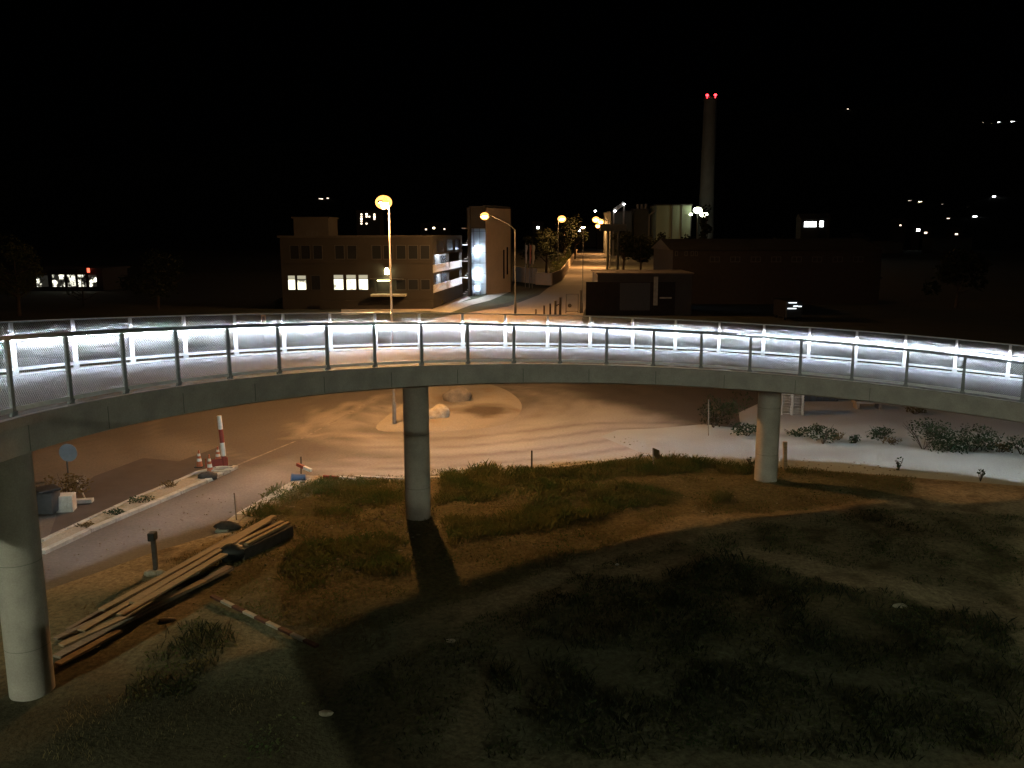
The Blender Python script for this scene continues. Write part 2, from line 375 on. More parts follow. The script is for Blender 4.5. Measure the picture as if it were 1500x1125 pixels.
# soil slope in the foreground
SOIL = [(-60, 7.9), (-22, 13.1)] + KERB + YARD_EDGE + [(60, 22), (60, -25), (-60, -25)]
GREEN = [
    ([(330,790),(470,704),(960,668),(1340,700),(1340,735),(1000,765),(700,880),(560,930),(300,920),(240,860)], 40, .15, 0),
    ([(330,790),(470,704),(960,668),(1340,700),(1340,735),(1000,765),(700,880),(560,930),(300,920),(240,860)], 80, .13, 2),
  # weeds and grass patches, px outline, density per m2, height, kind
    ([(352,758),(400,716),(470,704),(560,706),(592,716),(592,742),(520,760),(420,765)], 150, .30, 0),
    ([(630,712),(660,692),(740,686),(860,684),(965,672),(1040,683),(1040,700),(960,705),(860,712),(760,735),(640,745)], 170, .42, 0),
    ([(760,760),(780,735),(860,712),(960,712),(1015,728),(1010,745),(930,748),(870,765),(800,785),(700,800),(660,810),(640,760)], 150, .40, 0),
    ([(1030,728),(1060,722),(1075,735),(1050,742)], 200, .35, 0),
    ([(1045,684),(1100,688),(1100,700),(1048,698)], 200, .35, 0),
    ([(1150,690),(1180,694),(1176,702),(1152,698)], 190, .3, 0),
    ([(400,840),(450,800),(560,790),(600,800),(598,850),(520,860),(420,880)], 130, .30, 0),
    ([(200,960),(300,900),(360,960),(280,1030),(180,1040)], 90, .3, 1),
    ([(235,835),(320,790),(380,770),(440,770),(380,790),(300,850),(180,900),(120,935),(90,900)], 80, .16, 2),
    ([(640,820),(760,800),(1000,760),(1200,735),(1340,735),(1100,775),(870,830),(700,890),(560,930),(480,970),(420,930),(520,870)], 26, .12, 2),
    ([(720,960),(860,840),(960,850),(1060,820),(1180,850),(1340,880),(1500,930),(1500,1125),(700,1125)], 85, .30, 1),
    ([(380,1060),(720,900),(860,835),(1100,770),(1340,745),(1500,760),(1500,900),(1100,810),(860,850),(700,1000),(640,1125),(300,1125)], 60, .14, 1),
    ([(100,1040),(300,1010),(420,930),(600,930),(400,1050),(200,1125),(60,1125)], 70, .15, 2),
]
def bump_h(x, y):
    d = segdist(x, y, KERB+YARD_EDGE); e = np.clip(d/1.5, 0, 1)
    h = e*(.10*noise2(x, y, 3.2, 11) + .075*noise2(x, y, 1.1, 12)+.05*np.abs(noise2(x, y, .55, 13, 2))+.09)
    return np.where(y < 8, h*.3-.1, h)
def soil_col(x, y):
    n = noise2(x, y, 3.0, 21); n2 = noise2(x, y, .8, 22)
    c = np.tile(np.array([.33, .26, .16]), (len(x), 1))
    c = mixc(c, (.42, .31, .19), sm(n, .05, .5)); c = mixc(c, (.13, .09, .05), sm(n2, .0, .5)*.85)
    for poly, dens, h, k in GREEN:
        P = W(poly); ins = inpoly(x, y, P); d = segdist(x, y, P, True); f = np.where(ins, 1, 0)*np.clip(d/.5, 0, 1)
        c = mixc(c, (.045, .05, .022) if k != 2 else (.11, .095, .045), np.clip(f*(.7 if dens > 60 else .45)+f*.3*n2, 0, 1))
    d = segdist(x, y, KERB[3:7]); c = mixc(c, (.38, .35, .29), np.clip(1.2-d/.5+.25*n2, 0, 1))   # concrete crumbs along the kerb
    d = segdist(x, y, KERB[7:]); c = mixc(c, (.30, .27, .21), np.clip(1-d/.45+.5*n2, 0, 1)*.8)
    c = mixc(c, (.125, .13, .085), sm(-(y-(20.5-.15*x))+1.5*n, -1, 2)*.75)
    c = mixc(c, (.040, .034, .020), sm(-x-.5-.4*(y-14)+1.5*n, 0, 4)*sm(18.5-y+n, 0, 3)*.92)  # lower-left soil darkened by colour to offset the left white lamp
    return np.clip(c*(1+.2*n2[:, None]), .015, .6)
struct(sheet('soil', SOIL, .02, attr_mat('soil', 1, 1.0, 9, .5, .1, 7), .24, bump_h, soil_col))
def soil_z(x, y): return .02+float(bump_h(np.array([x]), np.array([y]))[0])

# grass blades and small leaves (stuff)
def blades(name, polys, m, kinds, wfac=1, leaf=False, label='', cap=60000):
    V = []; k = 0
    for poly, dens, h, kd in polys:
        if kd not in kinds: continue
        P = W(poly); xs = [p[0] for p in P]; ys = [p[1] for p in P]
        A = (max(xs)-min(xs))*(max(ys)-min(ys)); n = int(min(A*dens*2.4, cap*2))
        x = RNG.uniform(min(xs), max(xs), n); y = RNG.uniform(min(ys), max(ys), n)
        jit = noise2(x, y, 1.1, 41); d = segdist(x, y, P, True); ok = inpoly(x, y, P) & (d+.7*jit+.1 > .12) & (noise2(x, y, 1.2, 43)+RNG.normal(0, .15, n) > (-.22 if kd == 0 else -.12))
        x, y, jit = x[ok], y[ok], jit[ok]; n = len(x); z = .01+bump_h(x, y)
        hh = .62*h*RNG.uniform(.2, 1.25, n)*(1+1.0*jit); an = RNG.uniform(0, 2*pi, n); w = RNG.uniform(.0035, .008, n)*wfac
        lx = RNG.normal(0, .35, n)*hh; ly = RNG.normal(0, .35, n)*hh
        if leaf:
            zc = z+hh*RNG.uniform(.15, .9, n); s = RNG.uniform(.02, .055, n)
            a = np.stack([x+lx*1.2, y+ly*1.2, zc], 1); u = RNG.normal(0, 1, (n, 3)); u /= np.linalg.norm(u, axis=1)[:, None]; u[:, 2] *= .4
            v = RNG.normal(0, 1, (n, 3)); v /= np.linalg.norm(v, axis=1)[:, None]
            V.append(np.stack([a-u*s[:, None], a+v*s[:, None]*.6, a+u*s[:, None], a-v*s[:, None]*.6], 1))
        else:
            ca, sa = np.cos(an)*w, np.sin(an)*w
            b0 = np.stack([x-ca, y-sa, z-.02], 1); b1 = np.stack([x+ca, y+sa, z-.02], 1)
            m1 = np.stack([x+lx*.4+ca*.7, y+ly*.4+sa*.7, z+hh*.6], 1); t = np.stack([x+lx, y+ly, z+hh], 1)
            V.append(np.stack([b0, b1, m1, t], 1))
    V = np.concatenate(V); n = len(V); me = bpy.data.meshes.new(name)
    me.vertices.add(n*4); me.vertices.foreach_set('co', V.reshape(-1).astype(np.float32))
    me.loops.add(n*4); me.loops.foreach_set('vertex_index', np.arange(n*4)); me.polygons.add(n); me.polygons.foreach_set('loop_start', np.arange(n)*4)
    me.update(calc_edges=True); o = link(name, me, m); return tag(o, label, None, None, 'stuff')
tag(blades('grass', GREEN, M['leaf'], (0,), 1, False, 'green tufts of tall grass and weeds along the dusty kerb by the round pillars'), None, 'grass')
tag(blades('dark_grass', GREEN, M['leaf_dark'], (1,), 1.2, False, 'dark weeds and grass over the shaded slope in the foreground'), None, 'grass')
tag(blades('dry_grass', GREEN, M['leaf_dry'], (2,), .9, False, 'short dry straw coloured grass on the brown soil slope'), None, 'grass')
tag(blades('weed_leaves', GREEN, M['leaf'], (0, 1), 1, True, 'small broad weed leaves among the grass of the soil slope'), None, 'weeds')
# loose stones (stuff)
sb = MB()
for poly, n_, s0, s1 in ([W([(330,790),(450,705),(600,705),(640,760),(560,850),(380,860)]), 260, .02, .06], [W([(640,760),(1020,690),(1340,700),(1300,745),(900,800),(640,880)]), 140, .012, .035],
                         [W([(880,640),(1100,640),(1500,660),(1500,705),(1150,685),(940,660)]), 300, .02, .05], [W([(80,850),(340,740),(300,720),(60,830)]), 60, .015, .035]):
    xs = [p[0] for p in poly]; ys = [p[1] for p in poly]; c = 0
    while c < n_:
        x, y = random.uniform(min(xs), max(xs)), random.uniform(min(ys), max(ys))
        if inpoly(np.array([x]), np.array([y]), poly)[0]:
            r = random.uniform(s0, s1); insoil = y < 200 and inpoly(np.array([x]), np.array([y]), SOIL)[0]
            z = soil_z(x, y) if insoil else .03
            sb.sphere((x, y, z+r*.2), r, 6, 3, (1.2, 1, .6), 0, False, .25); c += 1
tag(sb.build('pebbles', M['stone']), 'pale pebbles and crumbs of concrete scattered over soil and gravel', 'pebbles', None, 'stuff')

# median between the two carriageways, with its kerbs
MED_UP = W([(62, 796), (130, 764), (200, 732), (262, 707), (290, 694), (318, 688)]); MED_LO = W([(62, 812), (130, 780), (200, 750), (262, 724), (300, 708), (346, 686)])
struct(sheet('median_strip', MED_UP + MED_LO[::-1], .03, attr_mat('median_dirt', 1, .6, 9, .25, .1), .3, lambda x, y: .06*noise2(x, y, .9, 51)+.05,
    lambda x, y: mixc(np.tile(np.array([.36, .32, .24]), (len(x), 1)), (.10, .10, .05), sm(noise2(x, y, 1.1, 52), .0, .35))))
def kerb_line(name, pts, w, h, m, z=0.0):
    mb = MB()
    for a, b_ in zip(pts[:-1], pts[1:]):
        L = hypot(b_[0]-a[0], b_[1]-a[1]); n = max(1, int(L/1.0)); 
        for i in range(n):
            p = [a[k]+(b_[k]-a[k])*(i+.01)/n for k in (0, 1)]; q = [a[k]+(b_[k]-a[k])*(i+.99)/n for k in (0, 1)]
            dz = random.uniform(-.008, .008); mb.bar((p[0], p[1], z+h/2+dz), (q[0], q[1], z+h/2+dz), w, h)
    return struct(mb.build(name, m, bevel=.012))
kerb_line('kerb', MED_UP, .14, .13, M['concrete_pale'])
kerb_line('kerb', MED_LO, .22, .13, M['concrete_pale'])
kerb_line('kerb', KERB[3:6], .42, .08, M['concrete_pale'])
kerb_line('kerb', KERB[7:], .16, .07, M['concrete_pale'])
kerb_line('kerb', W([(440, 474), (500, 472), (555, 472), (590, 474)]), .35, .18, M['concrete_pale'])

# ------------------------------------------------------------------ far road, verges
FAR = W([(600, 476), (660, 462), (745, 449), (790, 432), (815, 412), (832, 388), (848, 368), (886, 368), (892, 385), (892, 400), (872, 425), (856, 455), (850, 478)])
def far_c(x, y):
    n = noise2(x, y, 12, 71); c = np.tile(np.array([.20, .17, .14]), (len(x), 1)); c = mixc(c, (.32, .28, .22), sm(n, .0, .6)*.6)
    return mixc(c, (.13, .11, .09), sm(np.sin(y/9+n*2), .3, 1)*.5)
struct(sheet('far_road', FAR, .012, attr_mat('far_asphalt', .8, .1, 2, .08, .4, 4), 3, None, far_c))
struct(sheet('verge', W([(560, 470), (680, 458), (742, 444), (785, 430), (812, 410), (826, 392), (770, 400), (742, 421), (700, 432), (660, 442), (600, 452), (560, 458)]), .008, M['grass_verge']))
struct(sheet('footpath', W([(630, 456), (662, 446), (700, 437), (726, 428), (742, 424), (746, 428), (718, 440), (690, 447), (660, 458)]), .016, M['concrete_pale']))
struct(sheet('forecourt', W([(500, 462), (640, 455), (690, 437), (684, 433), (636, 448), (500, 452)]), .014, M['concrete']))

# ================================================================== FOOTBRIDGE
CX, CY, RB, WB = 7.612, 13.676, 17.867, 4.889
def deckz(t): return 5.6172 + 1.1355*(t-2.3) + .0318*(t-2.3)**2
RO, RI = RB+WB/2, RB-WB/2
T0, T1 = .35, 4.75
def P3(t, r, dz=0):
    q = min(max((t-3.35)/.55, 0), 1); r = r+.45*q*q*(3-2*q); return Vector((CX+r*cos(t), CY+r*sin(t), deckz(t)+dz))
def sweep(prof, ta, tb, n, mb=None, mi=0, closed_ends=True):
    """sweep a closed (r, dz) outline along the helix"""
    mb = mb or MB(); k = len(prof); vs = []; fs = []
    for i in range(n+1):
        t = ta+(tb-ta)*i/n; vs += [P3(t, r, z) for r, z in prof]
    for i in range(n):
        for j in range(k):
            a = i*k+j; b_ = i*k+(j+1) % k; fs.append((a, a+k, b_+k, b_))
    fs += [tuple(range(k)), tuple(n*k+q for q in reversed(range(k)))]
    return mb.add(vs, fs, mi)
tc_ = 2.3
bridge = empty('footbridge', (CX+RB*cos(tc_), CY+RB*sin(tc_), 0), 'curved grey concrete footbridge ramp on round pillars with lit steel railings', 'bridge')
bridge_children = []
def bp(o): o.parent = bridge; o.matrix_parent_inverse = Matrix.Translation(-Vector(bridge.location)); return o
def sub(o, par): o.parent = par; return o   # parents stay at the world origin offset handled by inverse of bridge
NS = 110
bp(sweep([(RI-.10, -.06), (RI-.10, -.56), (RI+.30, -.66), (RO-.30, -.66), (RO+.10, -.56), (RO+.10, -.06)], T0, T1, NS).build('girder', M['concrete']))
bp(sweep([(RI-.02, -.058), (RO+.02, -.058), (RO+.02, 0), (RI-.02, 0)], T0, T1, NS).build('walkway', M['deck']))
bp(sweep([(RI-.16, -.10), (RI-.035, -.10), (RI-.035, .05), (RI-.16, .05)], T0, T1, NS).build('inner_edge_plate', M['concrete_pale'] if 0 else M['concrete']))
bp(sweep([(RO-.035, -.055), (RO+.11, -.10), (RO+.11, .04), (RO-.035, .04)], T0, T1, NS).build('outer_edge_plate', M['steel_paint']))
# joint lines on the girder face
for i in range(14):
    t = 3.32-i*.157
    jm = MB(); p = P3(t, RI-.102, -.31); jm.box(p, (.012, .02, .46), t); bp(jm.build('joint', M['concrete_stain']))
# pillars
for px, py in ((50, 1034), (613, 768), (1121, 712)):
    p = at_z(px, py, 0); d = Vector((p.x, p.y, 0)).normalized(); p = p + d*.42; tt = atan2(p.y-CY, p.x-CX)
    if tt < 0: tt += 2*pi
    top = deckz(tt)-.66
    mb = MB(); r_ = .425
    mb.tube([(p.x, p.y, -.4), (p.x, p.y, top-.09)], [r_, r_], 48)
    mb.tube([(p.x, p.y, top-.09), (p.x, p.y, top+.02)], .30, 24)
    pil = bp(mb.build('pillar', M['concrete']))
    for zz_ in (1.18, 3.0):
        k_ = MB(); k_.tube([(p.x, p.y, zz_), (p.x, p.y, zz_+.012)], r_+.003, 48, cap=False); k_.build('formwork_seam', M['concrete_stain'], pil)
for tt in (3.74, 4.50, .70):
    p = P3(tt, RB); mb = MB(); mb.tube([(p.x, p.y, -.4), (p.x, p.y, p.z-.60)], .425, 32); bp(mb.build('pillar', M['concrete']))
# railings
HR = 1.30; HH = .875
def post_mesh(t, r, inner, z0):
    mb = MB(); a = t; e_r = Vector((cos(a), sin(a), 0)); e_t = Vector((-sin(a), cos(a), 0)); c = P3(t, r)
    def sec(z, w, d): return [c + e_t*x + e_r*y + Vector((0, 0, z)) for x, y in ((-w, -d), (w, -d), (w, d), (-w, d))]
    w_ = 0 if inner else .012; ws = [(z0, .085), (z0+.03, .085), (z0+.10, .05+w_), (HH-.2, .045+w_), (HR-.03, .040)]
    vs = []
    for z, w in ws: vs += sec(z, w, .022)
    fs = [(3, 2, 1, 0)]
    for i in range(len(ws)-1):
        for j in range(4):
            a_ = i*4+j; b_ = i*4+(j+1) % 4; fs.append((a_, b_, b_+4, a_+4))
    k = 4*(len(ws)-1); fs.append((k, k+1, k+2, k+3)); mb.add(vs, fs)
    # bracket that carries the handrail on the walking side
    s = 1 if inner else -1
    if not inner: mb.bar(c+Vector((0, 0, HH-.04))+e_r*s*.02, c+Vector((0, 0, HH-.02))+e_r*s*.15, .012, .03)
    for dz in (.08, ): mb.box(c+e_r*(-s)*.03+Vector((0, 0, z0+.05)), (.02, .12, .05), t)
    return mb
def net(t1, t2, r, zl, zh, cell=.060, wr=.0014):
    """steel cable net of one bay: two families of slanting wires"""
    L = abs(t1-t2)*r; H = zh-zl; mb = MB(); slope = 1.35; nseg = 3
    step = cell; ext = H/slope
    for s in (1, -1):
        k = -ext
        while k < L+ext:
            # wire from (k,0) rising with slope
            u0, v0 = (k, 0); u1, v1 = (k+ext, H)
            if s < 0: u0, u1 = u1, u0
            # clip to 0..L
            ua, va, ub, vb = u0, v0, u1, v1
            if min(ua, ub) < L and max(ua, ub) > 0:
                def cl(u, v, tu): return (tu, v0+(v1-v0)*(tu-u0)/(u1-u0))
                if ua < 0: ua, va = cl(ua, va, 0)
                if ub < 0: ub, vb = cl(ub, vb, 0)
                if ua > L: ua, va = cl(ua, va, L)
                if ub > L: ub, vb = cl(ub, vb, L)
                if abs(vb-va) > .02:
                    pa = P3(t1+(t2-t1)*ua/L, r, zl+va); pb = P3(t1+(t2-t1)*ub/L, r, zl+vb)
                    d = (pb-pa).normalized(); e = Vector((cos(t1), sin(t1), 0)); f = d.cross(e).normalized()
                    vs = []
                    for p in (pa, pb):
                        for an in (0, 2.094, 4.189): vs.append(p+(e*cos(an)+f*sin(an))*wr*1.4)
                    mb.add(vs, [(0, 1, 4, 3), (1, 2, 5, 4), (2, 0, 3, 5)])
            k += step
    return mb
def railing(name, r, inner, t0, dt, ia, ib, va, vb, lab):
    s = 1 if inner else -1       # towards the walking side
    ta, tb = t0-ia*dt, t0-ib*dt; n = abs(ib-ia)*2
    q = .055 if inner else .03; rail = bp(sweep([(r-q, HR-.05), (r+q, HR-.05), (r+q, HR+(.02 if inner else -.01)), (r-q, HR+(.02 if inner else -.01))], ta, tb, n).build(name, M['steel_grey'] if inner else M['steel']))
    rail['label'] = lab
    sub(sweep([(r-.02, .115), (r+.02, .115), (r+.02, .19), (r-.02, .19)], ta, tb, n).build('bottom_rail', M['steel_paint']), rail)
    rh = r+s*.155
    k = None if inner else [(rh+.024*cos(a), HH+.024*sin(a)) for a in np.linspace(0, 2*pi, 14, endpoint=False)]
    hr = None if inner else sub(sweep(k, ta, tb, n).build('handrail', M['steel']), rail)
    if not inner:
        an = radians(30); cx, cz = .027*sin(an), -.027*cos(an)      # flat strip let into the lower outer side of the tube
        pr = [(rh+cx*q_+w_*cos(an), HH+cz*q_+w_*sin(an)) for q_, w_ in ((1.0, -.004), (1.0, .004), (.74, .009), (.74, -.009))]
        sub(sweep(pr, ta, tb, n).build('light_strip', M['led']), hr)
    z0 = .055 if inner else .045
    for i in range(ia, ib+1):
        t = t0-i*dt; sub(post_mesh(t, r, inner, z0).build('post', M['steel_grey'] if inner else M['steel_paint']), rail)
    for i in range(va, vb):
        t = t0-i*dt; e = .045/r
        cell = .055
        sub(net(t-e, t-dt+e, r, .19, HR-.04, cell, .0017 if not inner else .0010).build('cable_net', M['wire']), rail)
railing('outer_railing', RO, False, 2.8263, .0858, -18, 25, -1, 22, 'lit outer railing with a white light strip under its handrail')
railing('inner_railing', RI, True, 3.1754, .1093, -13, 22, -1, 20, 'dark unlit inner railing along the concrete edge')

# ================================================================== LAMPS
def street_lamp(base, top, head, label, lightmat, r=.2, pr=.075, group=None, name='street_lamp', s=1.0, flat=0, bowl=.75, pm='steel_dark', globe=0):
    o = empty(name, base, label, 'street lamp', group); B = Vector(base); T = Vector(top)-B; Hd = Vector(head)-B
    mb = MB(); mb.tube([(0, 0, 0), (0, 0, 1.2*s), (0, 0, 1.25*s), (T.x, T.y, T.z)], [pr*1.5, pr*1.5, pr, pr*.6], 12); mb.tube([(0, 0, 0), (0, 0, .12)], pr*2.4, 12); mb.build('pole', M[pm], o)
    up = Vector((0, 0, .25*s)); mb = MB()
    mid = (T+Hd)/2+up
    mb.tube([T-Vector((0, 0, .05)), T*.5+mid*.5+up*.5, mid*.4+Hd*.6+up*.9, Hd+Vector((0, 0, .12*s))], pr*.5, 8); mb.build('arm', M[pm], o)
    dirv = Vector((Hd.x-T.x, Hd.y-T.y, 0)); az = atan2(dirv.y, dirv.x) if dirv.length > .01 else 0
    hb = MB(); R = Matrix.Rotation(az, 3, 'Z')
    vs = []; 
    for x, w, h in ((-.45, .08, .07), (-.25, .16, .12), (.1, .20, .14), (.38, .14, .09), (.46, .05, .04)):
        for yy, zz in ((-w, 0), (-w*.7, h), (w*.7, h), (w, 0)): vs.append(Hd+R @ (Vector((x, yy, zz))*s))
    fs = [(0, 1, 2, 3), (19, 18, 17, 16)]
    for i in range(4):
        for j in range(4):
            a = i*4+j; b_ = i*4+(j+1) % 4; fs.append((a, a+4, b_+4, b_))
    hb.add(vs, fs); hd = hb.build('lamp_head', M['galv'], o)
    lb = MB()
    if flat:      # full cut-off luminaire: a flat glass set up inside a shallow skirt
        lb.tube([(Hd.x, Hd.y, Hd.z-.03), (Hd.x, Hd.y, Hd.z-.01)], r, 20); k_ = MB(); k_.tube([(Hd.x, Hd.y, Hd.z-.03-flat), (Hd.x, Hd.y, Hd.z+.02)], r+.03, 24, cap=False); k_.build('skirt', M['steel_dark'], hd)
        k_ = MB(); k_.tube([(Hd.x, Hd.y, Hd.z+.0), (Hd.x, Hd.y, Hd.z+.05)], r+.04, 24); k_.build('cover', M['galv'], hd)
    else: lb.sphere((Hd.x, Hd.y, Hd.z-.005), r, 14, 7, (1.25, 1, bowl), 0, True)
    lb.build('lens', lightmat, hd)
    if globe:     # oversized glowing shell added round the burner to imitate bloom
        gb_ = MB(); gb_.sphere((Hd.x, Hd.y, Hd.z+.02), globe, 18, 12, (1.1, 1, .9)); gb_.build('bloom_bowl', M['sodium_bloom'], hd)
    return o
def lamp_px(bx, by, ty, hx, hy, label, lm, r=.2, pr=.075, dy=0, **k):
    b = at_z(bx, by, 0); t = at_y(bx, ty, b.y); h = at_y(hx, hy, b.y+dy); t = Vector((b.x, b.y, t.z))
    return street_lamp(b, t, h, label, lm, r, pr, **k)
lamp_px(578, 624, 302, 562, 297, 'tall orange street lamp on the traffic island beyond the middle of the footbridge', M['sodium_main'], .112, .07, dy=-.5, bowl=2.6, pm='galv', globe=.36)
lamp_px(755, 462, 336, 710, 317, 'orange street lamp with a long arm in front of the tall stair tower', M['sodium_tower'], .24, .10, s=1.3, bowl=.8, globe=.48)
lamp_px(853, 458, 338, 854, 333, 'slim street lamp with a short arm beside the gate of the far road', M['sodium_far'], .16, .06)
lamp_px(817, 404, 326, 823, 321, 'orange street lamp above the trees left of the far road', M['sodium_low'], .36, .10, s=1.5, globe=.85)
lamp_px(893, 392, 326, 873, 322, 'left one of the three clustered orange lamps over the end of the far road', M['sodium_mid'], .42, .10, s=1.6, globe=.95)
lamp_px(889, 380, 328, 880, 325, 'right one of the three clustered orange lamps over the end of the far road', M['sodium_low'], .5, .10, s=1.8, globe=1.1)
lamp_px(886, 372, 334, 876, 331, 'lowest of the three clustered orange lamps over the end of the far road', M['sodium_low'], .6, .12, s=2.2, globe=1.2)
# unseen white lamps on the far side of the walkway, behind and beside the viewer
street_lamp((-21, -8.8, 0), (-21, -8.8, 14.2), (-20, -8, 14.5), 'white street lamp behind the viewer beyond the ramp', M['metal_halide'], .30, .1, flat=.055)
street_lamp((6, -25, 0), (6, -25, 14.2), (5, -24, 14.5), 'white street lamp behind the viewer on the right', M['metal_halide_right'], .30, .1, flat=.055)
street_lamp((21, -19, 0), (21, -19, 14.2), (20, -18, 14.5), 'unseen white lamp added as foreground fill furthest right behind the viewer', M['foreground_fill'], .30, .1, flat=.055)  # third white lamp, added to fill the dark foreground
street_lamp((42, 26, 0), (42, 26, 10.5), (40.8, 27, 10.8), 'unseen white lamp added at the right edge to brighten the gravel yard', M['yard_fill'], .17, .1)  # added out of view to whiten the far part of the yard
M['yard_fill'].node_tree.nodes['Principled BSDF'].inputs['Emission Strength'].default_value = 1500
# ================================================================== OFFICE BUILDING
def wallbox(name, a, b_, depth, z0, z1, m, parent, away=True):
    """a wall slab from a to b_, thickness growing away from the viewer"""
    a = Vector((a[0], a[1], 0)); b_ = Vector((b_[0], b_[1], 0)); d = (b_-a).normalized(); n = Vector((-d.y, d.x, 0))
    if n.y < 0: n = -n
    mb = MB(); mb.prism([a.xy, b_.xy, (b_+n*depth).xy, (a+n*depth).xy], z0, z1); o = mb.build(name, m, parent); return o
def boxo(name, x0, x1, y0, y1, z0, z1, m, parent=None, bevel=0):
    mb = MB(); mb.box(((x0+x1)/2, (y0+y1)/2, (z0+z1)/2), (abs(x1-x0), abs(y1-y0), abs(z1-z0))); return mb.build(name, m, parent, bevel)
class Face:
    """a vertical facade through ground points a and b; pixel rectangles are laid out on it"""
    def __init__(s, a, b_):
        s.a = Vector((a[0], a[1], 0)); s.d = (Vector((b_[0], b_[1], 0))-s.a).normalized(); s.n = Vector((s.d.y, -s.d.x, 0))
        if s.n.y > 0: s.n = -s.n
    def hit(s, px, py):
        r = ray(px, py); o = Vector((0, 0, HC)); t = (s.a-o).dot(s.n)/r.dot(s.n); p = o+r*t
        return (p-s.a).dot(s.d), p.z
    def pt(s, u, z, out=0): q = s.a+s.d*u+s.n*out; return Vector((q.x, q.y, z))
    def slab(s, name, u0, u1, z0, z1, o0, o1, m, parent=None):
        p = [s.pt(u0, 0, o0), s.pt(u1, 0, o0), s.pt(u1, 0, o1), s.pt(u0, 0, o1)]; mb = MB()
        mb.prism([q.xy for q in p], z0, z1); return mb.build(name, m, parent)
    def window(s, px0, py0, px1, py1, pane, frame, parent, mull=0, trans=0, name='window', reveal=.16):
        u0, z1 = s.hit(px0, py0); u1, z0 = s.hit(px1, py1); t = .07; mb = MB()
        def add(ua, ub, za, zb, oa, ob): p = [s.pt(ua, 0, oa), s.pt(ub, 0, oa), s.pt(ub, 0, ob), s.pt(ua, 0, ob)]; mb.prism([q.xy for q in p], za, zb)
        add(u0, u0+t, z0, z1, -.1, .03); add(u1-t, u1, z0, z1, -.1, .03); add(u0+t, u1-t, z0, z0+t, -.1, .05); add(u0+t, u1-t, z1-t, z1, -.1, .03)
        for i in range(mull):
            u = u0+(u1-u0)*(i+1)/(mull+1); add(u-.04, u+.04, z0+t, z1-t, -.1, .025)
        if trans:
            z = z1-(z1-z0)*trans; add(u0+t, u1-t, z-.04, z+.04, -.1, .02)
        f = mb.build(name, frame, parent)
        if trans and isinstance(pane, (tuple, list)):
            s.slab('blind', u0+t, u1-t, z+.04, z1-t, -.06, -.02, pane[1], f); s.slab('pane', u0+t, u1-t, z0+t, z-.04, -.06, -.02, pane[0], f)
        else: s.slab('pane', u0+t, u1-t, z0+t, z1-t, -.06, -.02, pane, f)
        return f
Y0 = 112.0
off = empty('office_building', (-25, Y0, 0), 'long two storey office building with lit ground floor windows and lit balconies', 'office building')
def adopt(o, root): o.parent = root; o.matrix_parent_inverse = Matrix.Translation(-Vector(root.location)); return o
xl, xr = at_y(414, 440, Y0).x, at_y(635, 440, Y0).x; zt = at_y(560, 348, Y0).z
def wall_with_holes(face, u0, u1, z0, z1, holes, m, parent, th=.35, name='wall'):
    """one wall mesh with real openings (grid cells left out)"""
    us = sorted({u0, u1, *[h[0] for h in holes], *[h[1] for h in holes]}); zs = sorted({z0, z1, *[h[2] for h in holes], *[h[3] for h in holes]})
    us = [u for u in us if u0 <= u <= u1]; zs = [z for z in zs if z0 <= z <= z1]
    bm = bmesh.new()
    cell = {}
    for i in range(len(us)-1):
        for j in range(len(zs)-1):
            uc, zc = (us[i]+us[i+1])/2, (zs[j]+zs[j+1])/2
            cell[i, j] = not any(h[0] < uc < h[1] and h[2] < zc < h[3] for h in holes)
    V = {}
    def v(i, j, k):
        if (i, j, k) not in V: V[i, j, k] = bm.verts.new(face.pt(us[i], zs[j], -th if k else 0))
        return V[i, j, k]
    for (i, j), c in cell.items():
        if not c: continue
        bm.faces.new([v(i, j, 0), v(i+1, j, 0), v(i+1, j+1, 0), v(i, j+1, 0)]); bm.faces.new([v(i, j+1, 1), v(i+1, j+1, 1), v(i+1, j, 1), v(i, j, 1)])
        for di, dj, e in ((-1, 0, ((i, j), (i, j+1))), (1, 0, ((i+1, j), (i+1, j+1))), (0, -1, ((i, j), (i+1, j))), (0, 1, ((i, j+1), (i+1, j+1)))):
            if not cell.get((i+di, j+dj), False):
                (a, b_), (c_, d_) = e; bm.faces.new([v(a, b_, 0), v(c_, d_, 0), v(c_, d_, 1), v(a, b_, 1)])
    bmesh.ops.recalc_face_normals(bm, faces=bm.faces[:])
    me = bpy.data.meshes.new(name); bm.to_mesh(me); bm.free(); return link(name, me, m, parent)
F1 = Face((xl, Y0), (xr, Y0))
low = [(421, 403, 433.5, 425, 'w'), (434.5, 403, 449.5, 425, 'w'), (488, 402, 504, 425, 'w'), (506.5, 402, 522.5, 425, 'w'), (524.5, 402, 540, 425, 'w'),
       (579.5, 409, 595, 425, 'd'), (597.5, 409, 613, 425, 'd'), (616, 409, 630.5, 425, 'd'), (455, 403, 470, 425, 'd'), (552, 404, 552.1, 404.1, 'x')][:-1]
up = [(x, 359, x+15, 380, 'd') for x in (424, 440, 458, 490, 508, 544, 561, 580, 597.5, 615)]
hol = []
for a in low+up:
    u0, z1 = F1.hit(a[0], a[1]); u1, z0 = F1.hit(a[2], a[3]); hol.append((u0, u1, z0, z1))
du0, dz1 = F1.hit(550, 410); du1, _ = F1.hit(578, 426); hol.append((du0, du1, 2.15, dz1))
adopt(wall_with_holes(F1, 0, xr-xl, -.2, zt, hol, M['render_wall'], None), off)
adopt(boxo('rear_wall', xl, xr-.3, Y0+.36, Y0+13, -.2, zt-.3, M['render_dark']), off)
rf = adopt(boxo('roof', xl-.3, xr+.05, Y0-.25, Y0+13.3, zt, zt+.28, M['roof_dark']), off)
